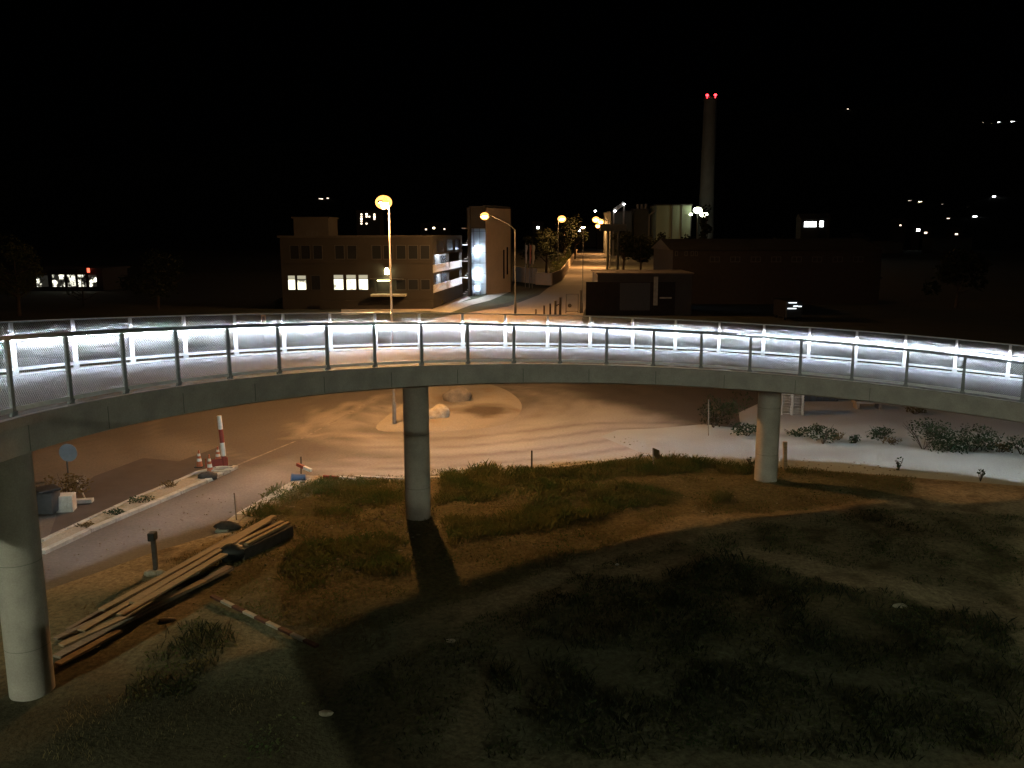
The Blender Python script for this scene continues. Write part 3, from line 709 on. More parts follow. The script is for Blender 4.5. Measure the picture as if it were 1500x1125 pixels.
for a in low+up:
    f = F1.window(a[0], a[1], a[2], a[3], (M['win_warm'], M['win_blind']) if a[4] == 'w' else M['glass_dark'], M['steel_dark'], None, 0, .28 if a[4] == 'w' else 0)
    adopt(f, off)
    if a[4] == 'w': f['label'] = 'lit window with a half drawn blind'
adopt(F1.slab('recess', du0, du1, 2.15, dz1, -.36, -.34, M['render_wall']), off)
# string course and ramp wall with the lit door
adopt(F1.slab('string_course', 0, xr-xl, F1.hit(560, 386)[1], F1.hit(560, 384)[1], 0, .12, M['render_wall']), off)
adopt(F1.slab('canopy', du0-.6, du1+1.2, dz1+.05, dz1+.22, .0, 1.3, M['steel_dark']), off)
adopt(F1.slab('landing', F1.hit(546, 427)[0], F1.hit(596, 427)[0], 1.7, 1.95, 0, 1.8, M['concrete_pale']), off)
adopt(F1.slab('ramp_wall', F1.hit(470, 440)[0], xr-xl, -.1, 1.1, .6, .8, M['render_wall']), off)
mb = MB(); p = F1.pt(F1.hit(567, 397)[0], F1.hit(567, 397)[1], .25); mb.tube([p-Vector((0, 0, .40)), p+Vector((0, 0, .1)), p+Vector((0, 0, .42))], [.30, .28, .12], 14); wl = adopt(mb.build('wall_lantern', M['door_light']), off)
mb = MB(); mb.box(p+Vector((0, .1, .46)), (.5, .5, .06)); lc = mb.build('lantern_cap', M['steel_dark']); lc.parent = wl
mb = MB(); p = F1.pt((du0+du1)/2, dz1-.06, .5); mb.box(p, (1.8, .25, .05)); adopt(mb.build('soffit_lamp', M['door_light']), off)
# penthouse with one lit window
pen = [at_y(430, 330, Y0+3).x, at_y(481, 330, Y0+3).x, at_y(450, 320, Y0+3).z]
FP = Face((pen[0], Y0+3), (pen[1], Y0+3)); adopt(boxo('penthouse', pen[0], pen[1], Y0+3.0, Y0+9, zt+.28, pen[2], M['render_dark']), off)
adopt(boxo('penthouse_roof', pen[0]-.2, pen[1]+.2, Y0+2.8, Y0+9.2, pen[2], pen[2]+.2, M['roof_dark']), off)
f = FP.window(449, 339.5, 465, 345.5, M['win_cool'], M['steel_dark'], None, 1); f['label'] = 'lit penthouse window'; adopt(f, off)
# the receding end with two lit balconies
ea, eb = at_z(636, 449, 0), at_z(678, 434, 0); ea = Vector((xr+.02, Y0+.0, 0)); F2 = Face(ea.xy, eb.xy); UL = (eb-ea).length
adopt(F2.slab('end_wall', 0.05, UL, -.2, zt-.01, -6, -2.2, M['render_wall']), off)
adopt(F2.slab('top_storey', .0, UL, 6.9, zt+.26, -2.2, 0, M['render_wall']), off)
adopt(F2.slab('base_wall', .0, UL, -.2, 2.0, -2.2, 0, M['render_wall']), off)
adopt(F2.slab('balcony_floor', .0, UL, 4.3, 4.6, -2.2, .05, M['render_wall']), off)
for u in (UL*.02, UL*.5, UL*.97): adopt(F2.slab('balcony_column', u, u+.35, 2.0, 6.9, -.4, -.05, M['render_wall']), off)
for z in (4.6, 2.0):
    mb = MB()
    for q in range(int(UL/.35)):
        p = F2.pt(.1+q*.35, z, -.02); mb.bar(p, p+Vector((0, 0, .95)), .035, .035)
    mb.bar(F2.pt(0, z+1, -.02), F2.pt(UL, z+1, -.02), .06, .05); adopt(mb.build('balcony_railing', M['steel_paint']), off)
for z, ua, ub in ((6.86, .28, .95), (4.26, .42, .95)):
    adopt(F2.slab('ceiling_lamp', UL*ua, UL*ub, z-.04, z, -1.6, -.9, M['balcony_light']), off)
for ua in (.12, .42, .72):
    for z in (4.9, 7.3, 2.3): adopt(F2.slab('glazing', UL*ua, UL*(ua+.2), z, z+1.5, -2.2 if z < 7 else .0, -2.15 if z < 7 else .04, M['glass_dark']), off)

# stair tower
tw = empty('stair_tower', at_z(712, 431, 0), 'tall plain stair tower with a lit glass front beside the office building', 'tower')
ca, cb, cc = at_z(686, 433, 0), at_z(712, 432, 0), at_z(748, 427.5, 0)
ztow = at_y(690, 304, ca.y).z
FG = Face(ca.xy, cb.xy); FS = Face(cb.xy, cc.xy); LS = (cc-cb).length; LG = (cb-ca).length
nn = Vector((-(cc-cb).y, (cc-cb).x, 0)).normalized()
back = ca+(cc-cb); 
mb = MB(); mb.prism([(cb+(cc-cb).normalized()*.02).xy, cc.xy, (cc+nn*.4).xy, (cb+nn*.4+(cc-cb).normalized()*.02).xy], -.2, ztow); adopt(mb.build('side_wall', M['render_warm']), tw)
mb = MB(); mb.prism([(ca).xy, (ca-nn*.35).xy, (back-nn*.35).xy, back.xy], -.2, ztow); adopt(mb.build('side_wall', M['render_dark']), tw)
mb = MB(); mb.prism([back.xy, cc.xy, (cc+(cc-cb).normalized()*.3).xy, (back+(cc-cb).normalized()*.3).xy], -.2, ztow); adopt(mb.build('rear_wall', M['render_dark']), tw)
mb = MB(); mb.prism([(ca-nn*.3).xy, (cb).xy, cc.xy, (back-nn*.3).xy], ztow, ztow+.25); adopt(mb.build('roof', M['roof_dark']), tw)
adopt(FG.slab('upper_wall', 0, LG, ztow-3.2, ztow, -.3, .02, M['render_dark']), tw)
gl = adopt(FG.slab('glass_front', 0, LG, -.1, ztow-3.2, -.04, -.02, M['glass_frosted']), tw)
mb = MB()
for i in range(4): mb.bar(FG.pt(LG*i/3, -.1, .03), FG.pt(LG*i/3, ztow-3.2, .03), .07, .07)
for i in range(7): mb.bar(FG.pt(0, .1+i*1.65, .03), FG.pt(LG, .1+i*1.65, .03), .05, .05)
fr = mb.build('glazing_bars', M['steel_dark']); fr.parent = gl
inn = (cc-cb).normalized()
for i in range(4):
    z = 2.6+i*2.6; mb = MB(); a = FG.pt(.1, z, -2.4); b_ = FG.pt(LG-.1, z+.0, -2.4)
    mb.prism([(a).xy, (b_).xy, (b_+inn*1.6).xy, (a+inn*1.6).xy], z, z+.18); adopt(mb.build('landing', M['concrete']), tw)
    mb = MB()
    for q in range(8): mb.box(FG.pt(LG*(q+.5)/8, z-2.4+q*.3, -2.0), (LG/8, .9, .06), 0)
    adopt(mb.build('flight', M['concrete']), tw)
for z, h in ((7.0, .9), (3.3, 1.0), (1.2, .7)):
    mb = MB(); p = FG.pt(LG*.45, z, -.75); mb.sphere(p, .5 if z > 2 else .3, 12, 8, (1, .5, 1.25)); adopt(mb.build('stair_lamp', M['stair_light']), tw)
mb = MB(); mb.box(FG.pt(LG*.8, 4.9, -.8), (.5, .1, .5)); adopt(mb.build('stair_lamp', M['win_cool']), tw)
for k_, px in enumerate((737, 742)):
    u0, z1 = FS.hit(px, 366 if k_ == 0 else 362); u1, z0 = FS.hit(px+2, 408 if k_ == 0 else 402); adopt(FS.slab('slit_window', u0, u1, z0, z1, -.05, .03, M['glass_dark']), tw)
adopt(FS.slab('parapet_trim', 0, LS, ztow+.25, ztow+.40, -.5, .06, M['galv']), tw)

# ================================================================== TREES
def tree(px, pbase, ptop, wpx, label, m, group=None, n=1500, seed=0, leaf=.35, Y=None, trunk=.25):
    b = at_z(px, pbase, 0) if Y is None else Vector((at_y(px, 400, Y).x, Y, 0)); rnd = random.Random(seed)
    top = at_y(px, ptop, b.y).z; w = wpx/FPX*b.y
    o = empty('tree', b, label, 'tree', group)
    mb = MB(); r0 = max(.12, top*.03)
    mb.tube([(0, 0, -.1), (.1, 0, top*.3), (0, .1, top*.6), (.1, 0, top*.85)], [r0, r0*.75, r0*.45, r0*.15], 8)
    for i in range(7):
        a = rnd.uniform(0, 2*pi); h = top*rnd.uniform(trunk, .6); e = Vector((cos(a)*w*.35, sin(a)*w*.35, h+top*.22))
        mb.tube([(0, 0, h), (e.x*.5, e.y*.5, h+top*.08), tuple(e)], [r0*.45, r0*.3, r0*.08], 6)
    mb.build('trunk', M['bark'], o)
    cl = []
    for i in range(16):
        a = rnd.uniform(0, 2*pi); rr = w*.5*math.sqrt(rnd.random())*.8; h = top*rnd.uniform(trunk+.1, .92)
        s = 1-abs((h/top-.5))*.9; cl.append((cos(a)*rr*s, sin(a)*rr*s, h, rnd.uniform(.10, .2)*(w+top*.5)/1.5))
    V = []
    for i in range(n):
        c = rnd.choice(cl); d = Vector((rnd.gauss(0, 1), rnd.gauss(0, 1), rnd.gauss(0, 1))).normalized()*c[3]*rnd.uniform(.5, 1.08)
        p = Vector(c[:3])+d; u = Vector((rnd.gauss(0, 1), rnd.gauss(0, 1), rnd.gauss(0, .6))).normalized()*leaf*rnd.uniform(.5, 1.2)
        v = Vector((rnd.gauss(0, 1), rnd.gauss(0, 1), rnd.gauss(0, 1))).normalized()*leaf*.5
        if p.z < .3: continue
        V.append([p-u, p+v, p+u, p-v])
    mb = MB(); k = len(V); mb.add([q for f in V for q in f], [(4*i, 4*i+1, 4*i+2, 4*i+3) for i in range(k)]); mb.build('crown', m, o)
    return o
tree(28, 462, 352, 110, 'broad tree with faintly lit brown branches at the left edge beyond the footbridge', M['leaf_dry'] if 0 else M['leaf'], n=2600, seed=1, leaf=.2)
tree(122, 448, 392, 60, 'low tree in front of the distant lit shop windows', M['leaf_dark'], n=260, seed=2, leaf=.18, trunk=.1)
TG = 'trees along the far road'
tree(800, 402, 335, 46, 'dark leafy tree right of the flagpoles', M['leaf_dark'], TG, 2200, 3, .4)
tree(826, 392, 318, 44, 'tall dark tree under the orange lamp left of the far road', M['leaf_dark'], TG, 2200, 4, .5)
tree(842, 380, 314, 34, 'bushy tree where the left row of trees meets the far road', M['leaf_dark'], TG, 1800, 5, .6)
tree(775, 398, 345, 30, 'small dark tree behind the flagpoles', M['leaf_dark'], TG, 900, 6, .4)
tree(913, 398, 332, 40, 'dark tree right of the far road behind the parked car', M['leaf_dark'], TG, 2000, 7, .4)
tree(938, 398, 345, 44, 'wide dark tree between the parked car and the low flat roofed shed', M['leaf_dark'], TG, 2000, 8, .4)
tree(965, 385, 338, 44, 'tree below the pale green factory hall', M['leaf_dark'], TG, 1500, 9, .5)
tree(1030, 372, 298, 16, 'small tree in front of the foot of the tall chimney', M['leaf_dark'], None, 500, 10, .8, Y=330)
tree(1010, 420, 350, 70, 'dark rounded tree behind the low shed', M['leaf_dark'], TG, 1500, 12, .4)
tree(1120, 430, 352, 90, 'large dark tree mass beyond the middle of the footbridge', M['leaf_dark'], TG, 1800, 13, .4)
tree(1245, 440, 360, 90, 'large dark tree below the scattered town lights', M['leaf_dark'], TG, 1800, 14, .4)
tree(1400, 450, 372, 110, 'widest dark tree near the right edge beyond the footbridge', M['leaf_dark'], TG, 1800, 15, .4)
tree(232, 452, 372, 120, 'dark tree behind the left part of the lit railing', M['leaf_dark'], TG, 1600, 16, .3)
def hedge(a, b_, h, label, m=M['leaf_dark'], n=1600, dep=1.5, leaf=.18, name='hedge'):
    L = (b_-a).length; V = []; d = (b_-a).normalized(); nn_ = Vector((-d.y, d.x, 0)); mb = MB()
    for i in range(n):
        t = random.random(); hh = h*random.random()**.7*(1+.3*sin(t*17)); p = a+d*L*t+nn_*random.uniform(0, dep)+Vector((0, 0, hh))
        u = Vector((random.gauss(0, 1), random.gauss(0, 1), random.gauss(0, .6))).normalized()*leaf; v = Vector((random.gauss(0, 1), random.gauss(0, 1), random.gauss(0, 1))).normalized()*leaf*.6
        k = len(mb.v); mb.v += [tuple(p-u), tuple(p+v), tuple(p+u), tuple(p-v)]; mb.f.append((k, k+1, k+2, k+3)); mb.mi.append(0); mb.sm.append(False)
    return tag(mb.build(name, m), label, 'hedge')
hedge(at_z(818, 412), at_z(838, 384), 3.0, 'tall hedge behind the boundary wall left of the far road', M['leaf'], 1500, 2, .3)
hedge(at_z(400, 452), at_z(540, 452), 1.0, 'low clipped hedge in front of the office building')
tag(hedge(at_z(597, 451), at_z(650, 447), .8, 'row of low bushes at the corner of the office building', M['leaf'], 500, 1, .15), None, 'hedge')

# ================================================================== things beside the far road
wl_ = [at_z(x, y) for x, y in ((785, 417), (808, 418), (822, 411), (834, 391), (845, 372))]
def low_wall(pts, h, t, label, m):
    mb = MB()
    for a, b_ in zip(pts[:-1], pts[1:]): mb.bar(a+Vector((0, 0, h/2)), b_+Vector((0, 0, h/2)), t, h)
    o = mb.build('boundary_wall', m); return tag(o, label, 'wall')
low_wall(wl_, 2.3, .3, 'pale boundary wall running up the left side of the far road', M['render_warm'])
low_wall([at_z(752, 412), at_z(786, 416)], 3.0, .3, 'pale garden wall behind the flagpoles', M['render_warm'])
for i, (px, c, lb) in enumerate(((769.5, 'flag_white', 'left flagpole with a pale furled flag beside the stair tower'), (775.5, 'flag_cloth', 'middle flagpole with a reddish furled flag'), (779.5, 'flag_white', 'right flagpole with the widest furled pale flag'))):
    b = at_z(px, 421+i, 0); o = empty('flagpole', b, lb, 'flagpole', 'flagpoles beside the stair tower'); t = at_y(px, 357, b.y).z
    mb = MB(); mb.tube([(0, 0, 0), (0, 0, t)], [.07, .04], 8); mb.sphere((0, 0, t+.03), .08, 8, 5); mb.build('pole', M['galv'], o)
    mb = MB(); n_ = 7; w = .32+.12*(i == 2); vs = []; fs = []
    for k in range(n_+1):
        z = t-.2-k*(t*.42)/n_; ww = w*(1-.35*k/n_)*(1+.2*sin(k*1.7)); vs += [(.06, 0, z), (.06+ww*.5, .10*sin(k), z-.05), (.06+ww, .05*cos(k*2), z-.1), (.06+ww*.5, -.06, z-.02)]
    for k in range(n_):
        for j in range(4): a = k*4+j; b2 = k*4+(j+1) % 4; fs.append((a, b2, b2+4, a+4))
    mb.add(vs, fs); mb.build('flag', M[c], o)
# bollards and gate at the near end of the far road
for i, (px, pt, w) in enumerate(((785, 453.5, .11), (797, 448, .12), (806, 445, .13), (813.5, 441, .15), (820.5, 436, .18))):
    b = at_z(px, 461+(i > 3), 0); t = at_y(px, pt, b.y).z; mb = MB(); mb.tube([(0, 0, 0), (0, 0, t)], w*.9, 10); mb.tube([(0, 0, t), (0, 0, t+.04)], w*1.1, 10)
    if i == 3: q = at_z(820.5, 461, 0)-b; mb.bar((0, 0, t*.62), (q.x, q.y, t*.82), .08, .12)
    o = mb.build('bollard', M['timber_dark']); o.location = b
    tag(o, ['shortest dark post, leftmost of the row before the gate', 'second dark post from the left before the gate', 'third dark post of the row before the gate', 'dark post carrying a slanting rail before the gate', 'tallest dark post next to the gate'][i], 'post', 'posts in front of the gate')
gp = at_z(829, 459, 0); o = empty('gate', gp, 'closed tubular gate carrying a small round sign beside the far road', 'gate')
X0, X1 = 0, at_y(847, 440, gp.y).x-gp.x; zt_, zb_ = at_y(829, 431, gp.y).z, .25
mb = MB(); mb.tube([(X0, 0, 0), (X0, 0, zt_), (X1, 0, zt_), (X1, 0, 0)], .05, 8); mb.tube([(X0, 0, zb_), (X1, 0, zb_)], .04, 8); mb.build('gate_frame', M['timber_dark'], o)
mb = MB()
for k in range(1, 12): mb.tube([(X0+(X1-X0)*k/12, 0, zb_), (X0+(X1-X0)*k/12, 0, zt_)], .012, 6)
mb.build('gate_infill', M['galv'], o)
mb = MB(); c_ = at_y(834.5, 447.5, gp.y)-gp; mb.tube([(c_.x, -.08, c_.z), (c_.x, -.05, c_.z)], .24, 20); s_ = mb.build('round_sign', M['timber_dark'], o); s_['label'] = 'small dark round sign'
mb = MB(); mb.tube([(X1+.3, 0, 0), (X1+.3, 0, at_y(847, 425, gp.y).z)], .14, 10); mb.build('gate_post', M['timber_dark'], o)
# low shed with flat roof
sh = empty('shed', at_z(920, 462, 0), 'low flat roofed shed with dark walls right of the far road', 'shed')
a_, b2_ = at_z(858, 462, 0), at_z(988, 462, 0); zs = at_y(858, 413, a_.y).z
FSh = Face(a_.xy, b2_.xy); LL = (b2_-a_).length
adopt(FSh.slab('front_wall', 0, LL, 0, zs, -.3, 0, M['brickish']), sh)
adopt(FSh.slab('rear_volume', LL*.13, LL+2, 0, zs+.9, -9, -.31, M['render_dark']), sh)
adopt(FSh.slab('roof', LL*.11, LL+2.2, zs+.9, zs+1.05, -9.3, -.25, M['roof_gravel']), sh)
adopt(FSh.slab('cladding', FSh.hit(908, 440)[0], FSh.hit(952, 440)[0], .6, zs-.1, .0, .05, M['steel_dark']), sh)
adopt(FSh.slab('door_frame', FSh.hit(957, 440)[0], FSh.hit(963, 440)[0], 1.2, zs+.6, .0, .14, M['concrete_pale']), sh)
adopt(FSh.slab('step', FSh.hit(966, 440)[0], FSh.hit(983, 440)[0], at_y(970, 437, a_.y).z, at_y(970, 435, a_.y).z, .0, .4, M['concrete_pale']), sh)
# big dark warehouse on the right
wh = empty('warehouse', at_y(1180, 440, 118), 'long dark warehouse with a low pitched roof right of the shed', 'warehouse')
wh.location.z = 0; x0, x1 = at_y(985, 400, 118).x, at_y(1290, 400, 118).x
mb = MB(); zz = at_y(1100, 366, 118).z; zr = at_y(1100, 350, 118).z
mb.box(((x0+x1)/2, 126, zz/2), (x1-x0, 16, zz)); adopt(mb.build('wall', M['brickish']), wh)
mb = MB(); mb.add([(x0-.4, 117.6, zz), (x1+.4, 117.6, zz), (x1+.4, 134.4, zz), (x0-.4, 134.4, zz), (x0-.4, 126, zr), (x1+.4, 126, zr)], [(0, 1, 5, 4), (2, 3, 4, 5), (3, 0, 4), (1, 2, 5), (3, 2, 1, 0)]); adopt(mb.build('roof', M['roof_dark']), wh)
FW = Face((x0, 118), (x1, 118))
for i, px in enumerate((989, 1003, 1012, 1018)):
    adopt(FW.window(px, 368, px+4, 375, M['dot_dim'] if i < 4 else M['glass_dark'], M['steel_dark'], None), wh)
for px in range(1040, 1280, 30): adopt(FW.window(px, 376, px+14, 384, M['glass_dark'], M['steel_dark'], None, 1), wh)
# dim greenish building closing the far road
fb = empty('distant_hall', at_y(868, 360, 640), 'dim green lit hall closing the end of the far road', 'building'); fb.location.z = 0
x0, x1 = at_y(846, 340, 640).x, at_y(893, 340, 640).x; adopt(boxo('wall', x0, x1, 640, 660, 0, at_y(868, 332, 640).z, M['facade_far']), fb)
adopt(boxo('roof', x0-2, x1+2, 638, 662, at_y(868, 332, 640).z, at_y(868, 330, 640).z, M['roof_dark']), fb)
FB_ = Face((x0, 640), (x1, 640))
for (a, b_, c, d, mm) in ((856, 353, 879, 357, 'dot_dim'), (852, 352, 857, 357, 'dot_dim'), (882, 353, 888, 357, 'dot_dim')): adopt(FB_.window(a, b_, c, d, M[mm], M['steel_dark'], None, 3), fb)
def pylon(px, pb, pt, Y, label):
    b = at_y(px, pb, Y); b.z = 0; o = empty('sign_pylon', b, label, 'pylon'); t = at_y(px, pt, Y).z
    mb = MB(); 
    for dx in (-1.2, 1.2): mb.tube([(dx, 0, 0), (dx, 0, t)], .3, 8)
    mb.build('post', M['concrete_stain'], o)
    mb = MB(); mb.box((0, 0, t+.4), (6, 1, 1.6)); mb.build('cross_beam', M['concrete_stain'], o)
pylon(897, 400, 336, 200, 'tall pale double post with a cross beam right of the far road')
# parked car whose lamps shine
def car(p, rz, label, mcol, lit=True, group=None):
    o = empty('parked_car', p, label, 'car', group, rz); L, Wd = 4.3, 1.75
    prof = [(-2.1, .35), (-2.15, .7), (-2.0, .95), (-1.3, 1.0), (-.75, 1.42), (.65, 1.45), (1.3, 1.02), (2.0, .92), (2.15, .65), (2.1, .35)]
    mb = MB(); n = len(prof); vs = []
    for x, z in prof:
        inset = .18 if z > 1.1 else 0
        vs += [(x, -Wd/2+inset, z), (x, Wd/2-inset, z)]
    fs = [(2*i, 2*i+1, 2*i+3, 2*i+2) for i in range(n-1)] + [tuple(2*i for i in range(n))[::-1], tuple(2*i+1 for i in range(n)), (0, 2*n-2, 2*n-1, 1)]
    mb.add(vs, fs); mb.build('body', mcol, o, bevel=.05)
    mb = MB()
    mb.add([(-1.22, -.70, 1.06), (-.78, -.66, 1.37), (-.78, .66, 1.37), (-1.22, .70, 1.06)], [(0, 1, 2, 3)]); 
    for s in (-1, 1): mb.box((0, s*.70, 1.2), (1.5, .06, .26))
    mb.box((1.02, 0, 1.22), (.05, 1.2, .25)); mb.build('windows', M['glass_dark'], o)
    for x in (-1.35, 1.3):
        for s in (-1, 1):
            mb = MB(); mb.tube([(x, s*.70, .33), (x, s*.90, .33)], .33, 16); w = mb.build('wheel', M['black'], o)
            mb = MB(); mb.tube([(x, s*.86, .33), (x, s*.91, .33)], .2, 12); mb.build('rim', M['galv'], w)
    for s in (-1, 1):
        mb = MB(); mb.sphere((-2.08, s*.62, .72), .13, 8, 6, (.5, 1.3, .8)); mb.build('headlight', M['head_light'] if lit else M['galv'], o)
        mb = MB(); mb.box((2.08, s*.65, .8), (.08, .3, .14)); mb.build('tail_light', M['red_paint'], o)
    return o
car(Vector((at_y(903, 384, 170).x, 170, 1.4-1.4)), radians(75), 'dark car with its headlights on at the right kerb of the far road', M['car_paint'])
car(Vector((at_y(911, 384, 178).x, 178, 0)), radians(60), 'second car behind the one with bright headlights', M['car_paint_light'], False)

# ================================================================== factory, chimney
YF = 430.0
ch = empty('chimney', at_y(1034, 345, YF), 'tall slender concrete chimney with two red lights on top', 'chimney'); ch.location.z = 0
zt_ = at_y(1042, 143, YF).z; cx_ = at_y(1035, 290, YF).x; tx = at_y(1041, 143, YF).x
mb = MB(); mb.tube([(cx_, YF, 0), (cx_*.7+tx*.3, YF, zt_*.4), (tx, YF, zt_)], [4.3, 3.5, 3.1], 32); adopt(mb.build('shaft', mat('chimney_concrete', (.24, .24, .235), (.19, .19, .185), scale=.2)), ch)
mb = MB()
for z in (zt_-1.2, zt_*.66, zt_*.36): mb.tube([(tx, YF, z), (tx, YF, z+.5)], 3.6, 32)
adopt(mb.build('rim', M['galv']), ch)
for px, py in ((1036, 139.5), (1048, 139)):
    p = at_y(px, py, YF-2.8); mb = MB(); mb.sphere(p, .62, 10, 8, (1.2, .8, .9)); mb.tube([p-Vector((0, 0, 1.4)), p-Vector((0, 0, .4))], .15, 8); adopt(mb.build('red_beacon', M['red_light']), ch)
def far_box(name, px0, px1, ptop, Y, dep, m, label, cat='building', rooflift=.6):
    x0, x1 = at_y(px0, ptop, Y).x, at_y(px1, ptop, Y).x; z = at_y((px0+px1)/2, ptop, Y).z
    o = empty(name, ((x0+x1)/2, Y, 0), label, cat); adopt(boxo('wall', x0, x1, Y, Y+dep, 0, z, m), o); adopt(boxo('roof', x0-.5, x1+.5, Y-.5, Y+dep+.5, z, z+rooflift, M['roof_dark']), o)
    return o, Face((x0, Y), (x1, Y)), z
o, FF, z = far_box('factory_hall', 962, 1013, 301, 400, 40, M['facade_green'], 'flat roofed factory hall lit pale green beside the chimney', 'factory')
for u in (984, 998): adopt(FF.slab('downpipe', FF.hit(u, 310)[0], FF.hit(u+1, 310)[0], 0, z, 0, .4, M['galv']), o)
o, FF, z = far_box('silo_block', 926, 950, 308, 410, 30, M['facade_far'], 'grey windowless silo block left of the green lit hall', 'factory')
o, FF2, z2 = far_box('grey_works', 895, 926, 311, 405, 30, M['facade_far'], 'grey works building under the slanting conveyor', 'factory')
for i, px in enumerate((934, 940, 946)):
    p = at_y(px, 305, 415); mb = MB(); mb.tube([(p.x, 415, z), (p.x, 415, z+3.0)], .8, 12); adopt(mb.build('roof_vent', M['galv']), o if 0 else bpy.data.objects['silo_block'])
cv = empty('conveyor', at_y(908, 330, 402), 'slanting conveyor bridge with lamps above the grey works building', 'conveyor'); cv.location.z = 0
a, b_ = at_y(899, 308.5, 402), at_y(914, 297.5, 402)
mb = MB(); mb.bar(a, b_, 2.5, 1.6); adopt(mb.build('gallery', M['galv']), cv)
mb = MB(); mb.bar((b_.x, 402, 0), (b_.x, 402, b_.z), .7, .7, up=(1, 0, 0)); mb.bar((a.x, 402, 0), (a.x, 402, a.z), .7, .7, up=(1, 0, 0)); adopt(mb.build('leg', M['galv']), cv)
for p in (at_y(901, 309, 400), at_y(914.5, 299, 400), at_y(872, 309, 400)):
    mb = MB(); mb.sphere(p, .45, 8, 6, (1.3, 1, .8)); mb.tube([p, p+Vector((0, 1.5, -.6))], .1, 6); adopt(mb.build('lamp', M['dot_white']), cv)
b = at_y(955, 312, 398); mb = MB(); mb.bar(at_y(951, 315, 398), at_y(960, 308.5, 398), .8, .5); mb.bar((at_y(951, 315, 398).x, 398, 0), at_y(951, 315, 398), .6, .6, up=(1, 0, 0)); tag(mb.build('jib_crane', M['galv']), 'small pale jib crane at the left end of the green lit hall', 'crane')
def flood(px, py, Y, label, r=.5, m=None):
    p = at_y(px, py, Y); o = empty('floodlight', (p.x, p.y, 0), label, 'floodlight', 'floodlights beside the chimney')
    mb = MB(); mb.tube([(0, 0, 0), (0, 0, p.z-.2)], .2, 8); mb.build('mast', M['galv'], o)
    mb = MB(); mb.box((0, .25, p.z), (r*3, .3, r*2)); h = mb.build('housing', M['steel_dark'], o)
    mb = MB(); mb.sphere((0, -.0, p.z), r, 12, 8, (1.5, .5, 1)); mb.build('lens', m or M['flood_white'], h)
flood(1022, 308, 395, 'upper left floodlight at the foot of the chimney', 1.3)
flood(1031, 314, 395, 'lower right floodlight at the foot of the chimney', 1.2)
flood(1012, 314, 398, 'small floodlight at the right corner of the green hall', .5)

# ================================================================== hills and the town lights
def hill_h(x, y):
    r = np.hypot(x, y); a = np.arctan2(x, y)
    e = sm(r, 900, 3300)
    prof = 330+150*noise2(a*40+100, r*0+3, 9, 61, 3)+130*np.clip(a/.5, -.5, 1.2)
    return e*prof*(1+.15*noise2(x, y, 420, 62)) + sm(r, 500, 900)*4
HP = [(-3300, 500), (-1500, 480), (1500, 480), (3300, 500), (3300, 3400), (-3300, 3400)]
struct(sheet('hill', HP, -.6, M['hill_soil'], 60, hill_h))
def ground_hit(px, py):
    d = ray(px, py); s = 500.0
    for i in range(1400):
        x, y, z = d.x*s, d.y*s, HC+d.z*s
        if z <= float(hill_h(np.array([x]), np.array([y]))[0])-.6 or y > 3350: break
        s *= 1.0025
    return Vector((x, y, z))
def house(px, py, wpx, hpx, label, m, group=None, Y=None, nwin=1):
    """a house in the dark with its lit windows at the given place"""
    if Y is None: p = ground_hit(px, py)
    else: p = at_y(px, py, Y)
    Y = p.y; sc_ = Y/FPX; ww, hh = wpx*sc_, hpx*sc_
    body_w, body_h = max(ww*1.25, 7), max(hh*1.5, 4); zb = (float(hill_h(np.array([p.x]), np.array([Y]))[0])-2) if Y > 480 else 0
    o = empty('house', (p.x, Y, zb), label, 'house', group); zc = p.z-zb
    z1 = zc+body_h*.5; mb = MB(); mb.box((0, body_w*.4, z1/2), (body_w, body_w*.8, z1)); mb.build('wall', M['night_wall'], o)
    mb = MB(); r_ = body_h*.5; x = body_w/2+.3; y1 = body_w*.8+.3
    mb.add([(-x, -.3, z1), (x, -.3, z1), (x, y1, z1), (-x, y1, z1), (-x, y1/2, z1+r_), (x, y1/2, z1+r_)], [(0, 1, 5, 4), (2, 3, 4, 5), (3, 0, 4), (1, 2, 5), (3, 2, 1, 0)]); mb.build('roof', M['roof_dark'], o)
    for k in range(nwin):
        w_ = ww/nwin; mb = MB(); mb.box((-ww/2+w_*(k+.5), -.05, zc), (w_*(.72 if nwin > 1 else 1), .12, hh)); mb.build('window', M[m], o)
    return o
G = 'houses with lit windows on the dark slope'
house(1187, 328.5, 17, 7, 'house with the large bright white window right of the chimney', 'dot_white', G, 330)
house(1202.5, 328, 7, 8, 'small house with a bright window right beside the large bright one', 'dot_white', G, 333)
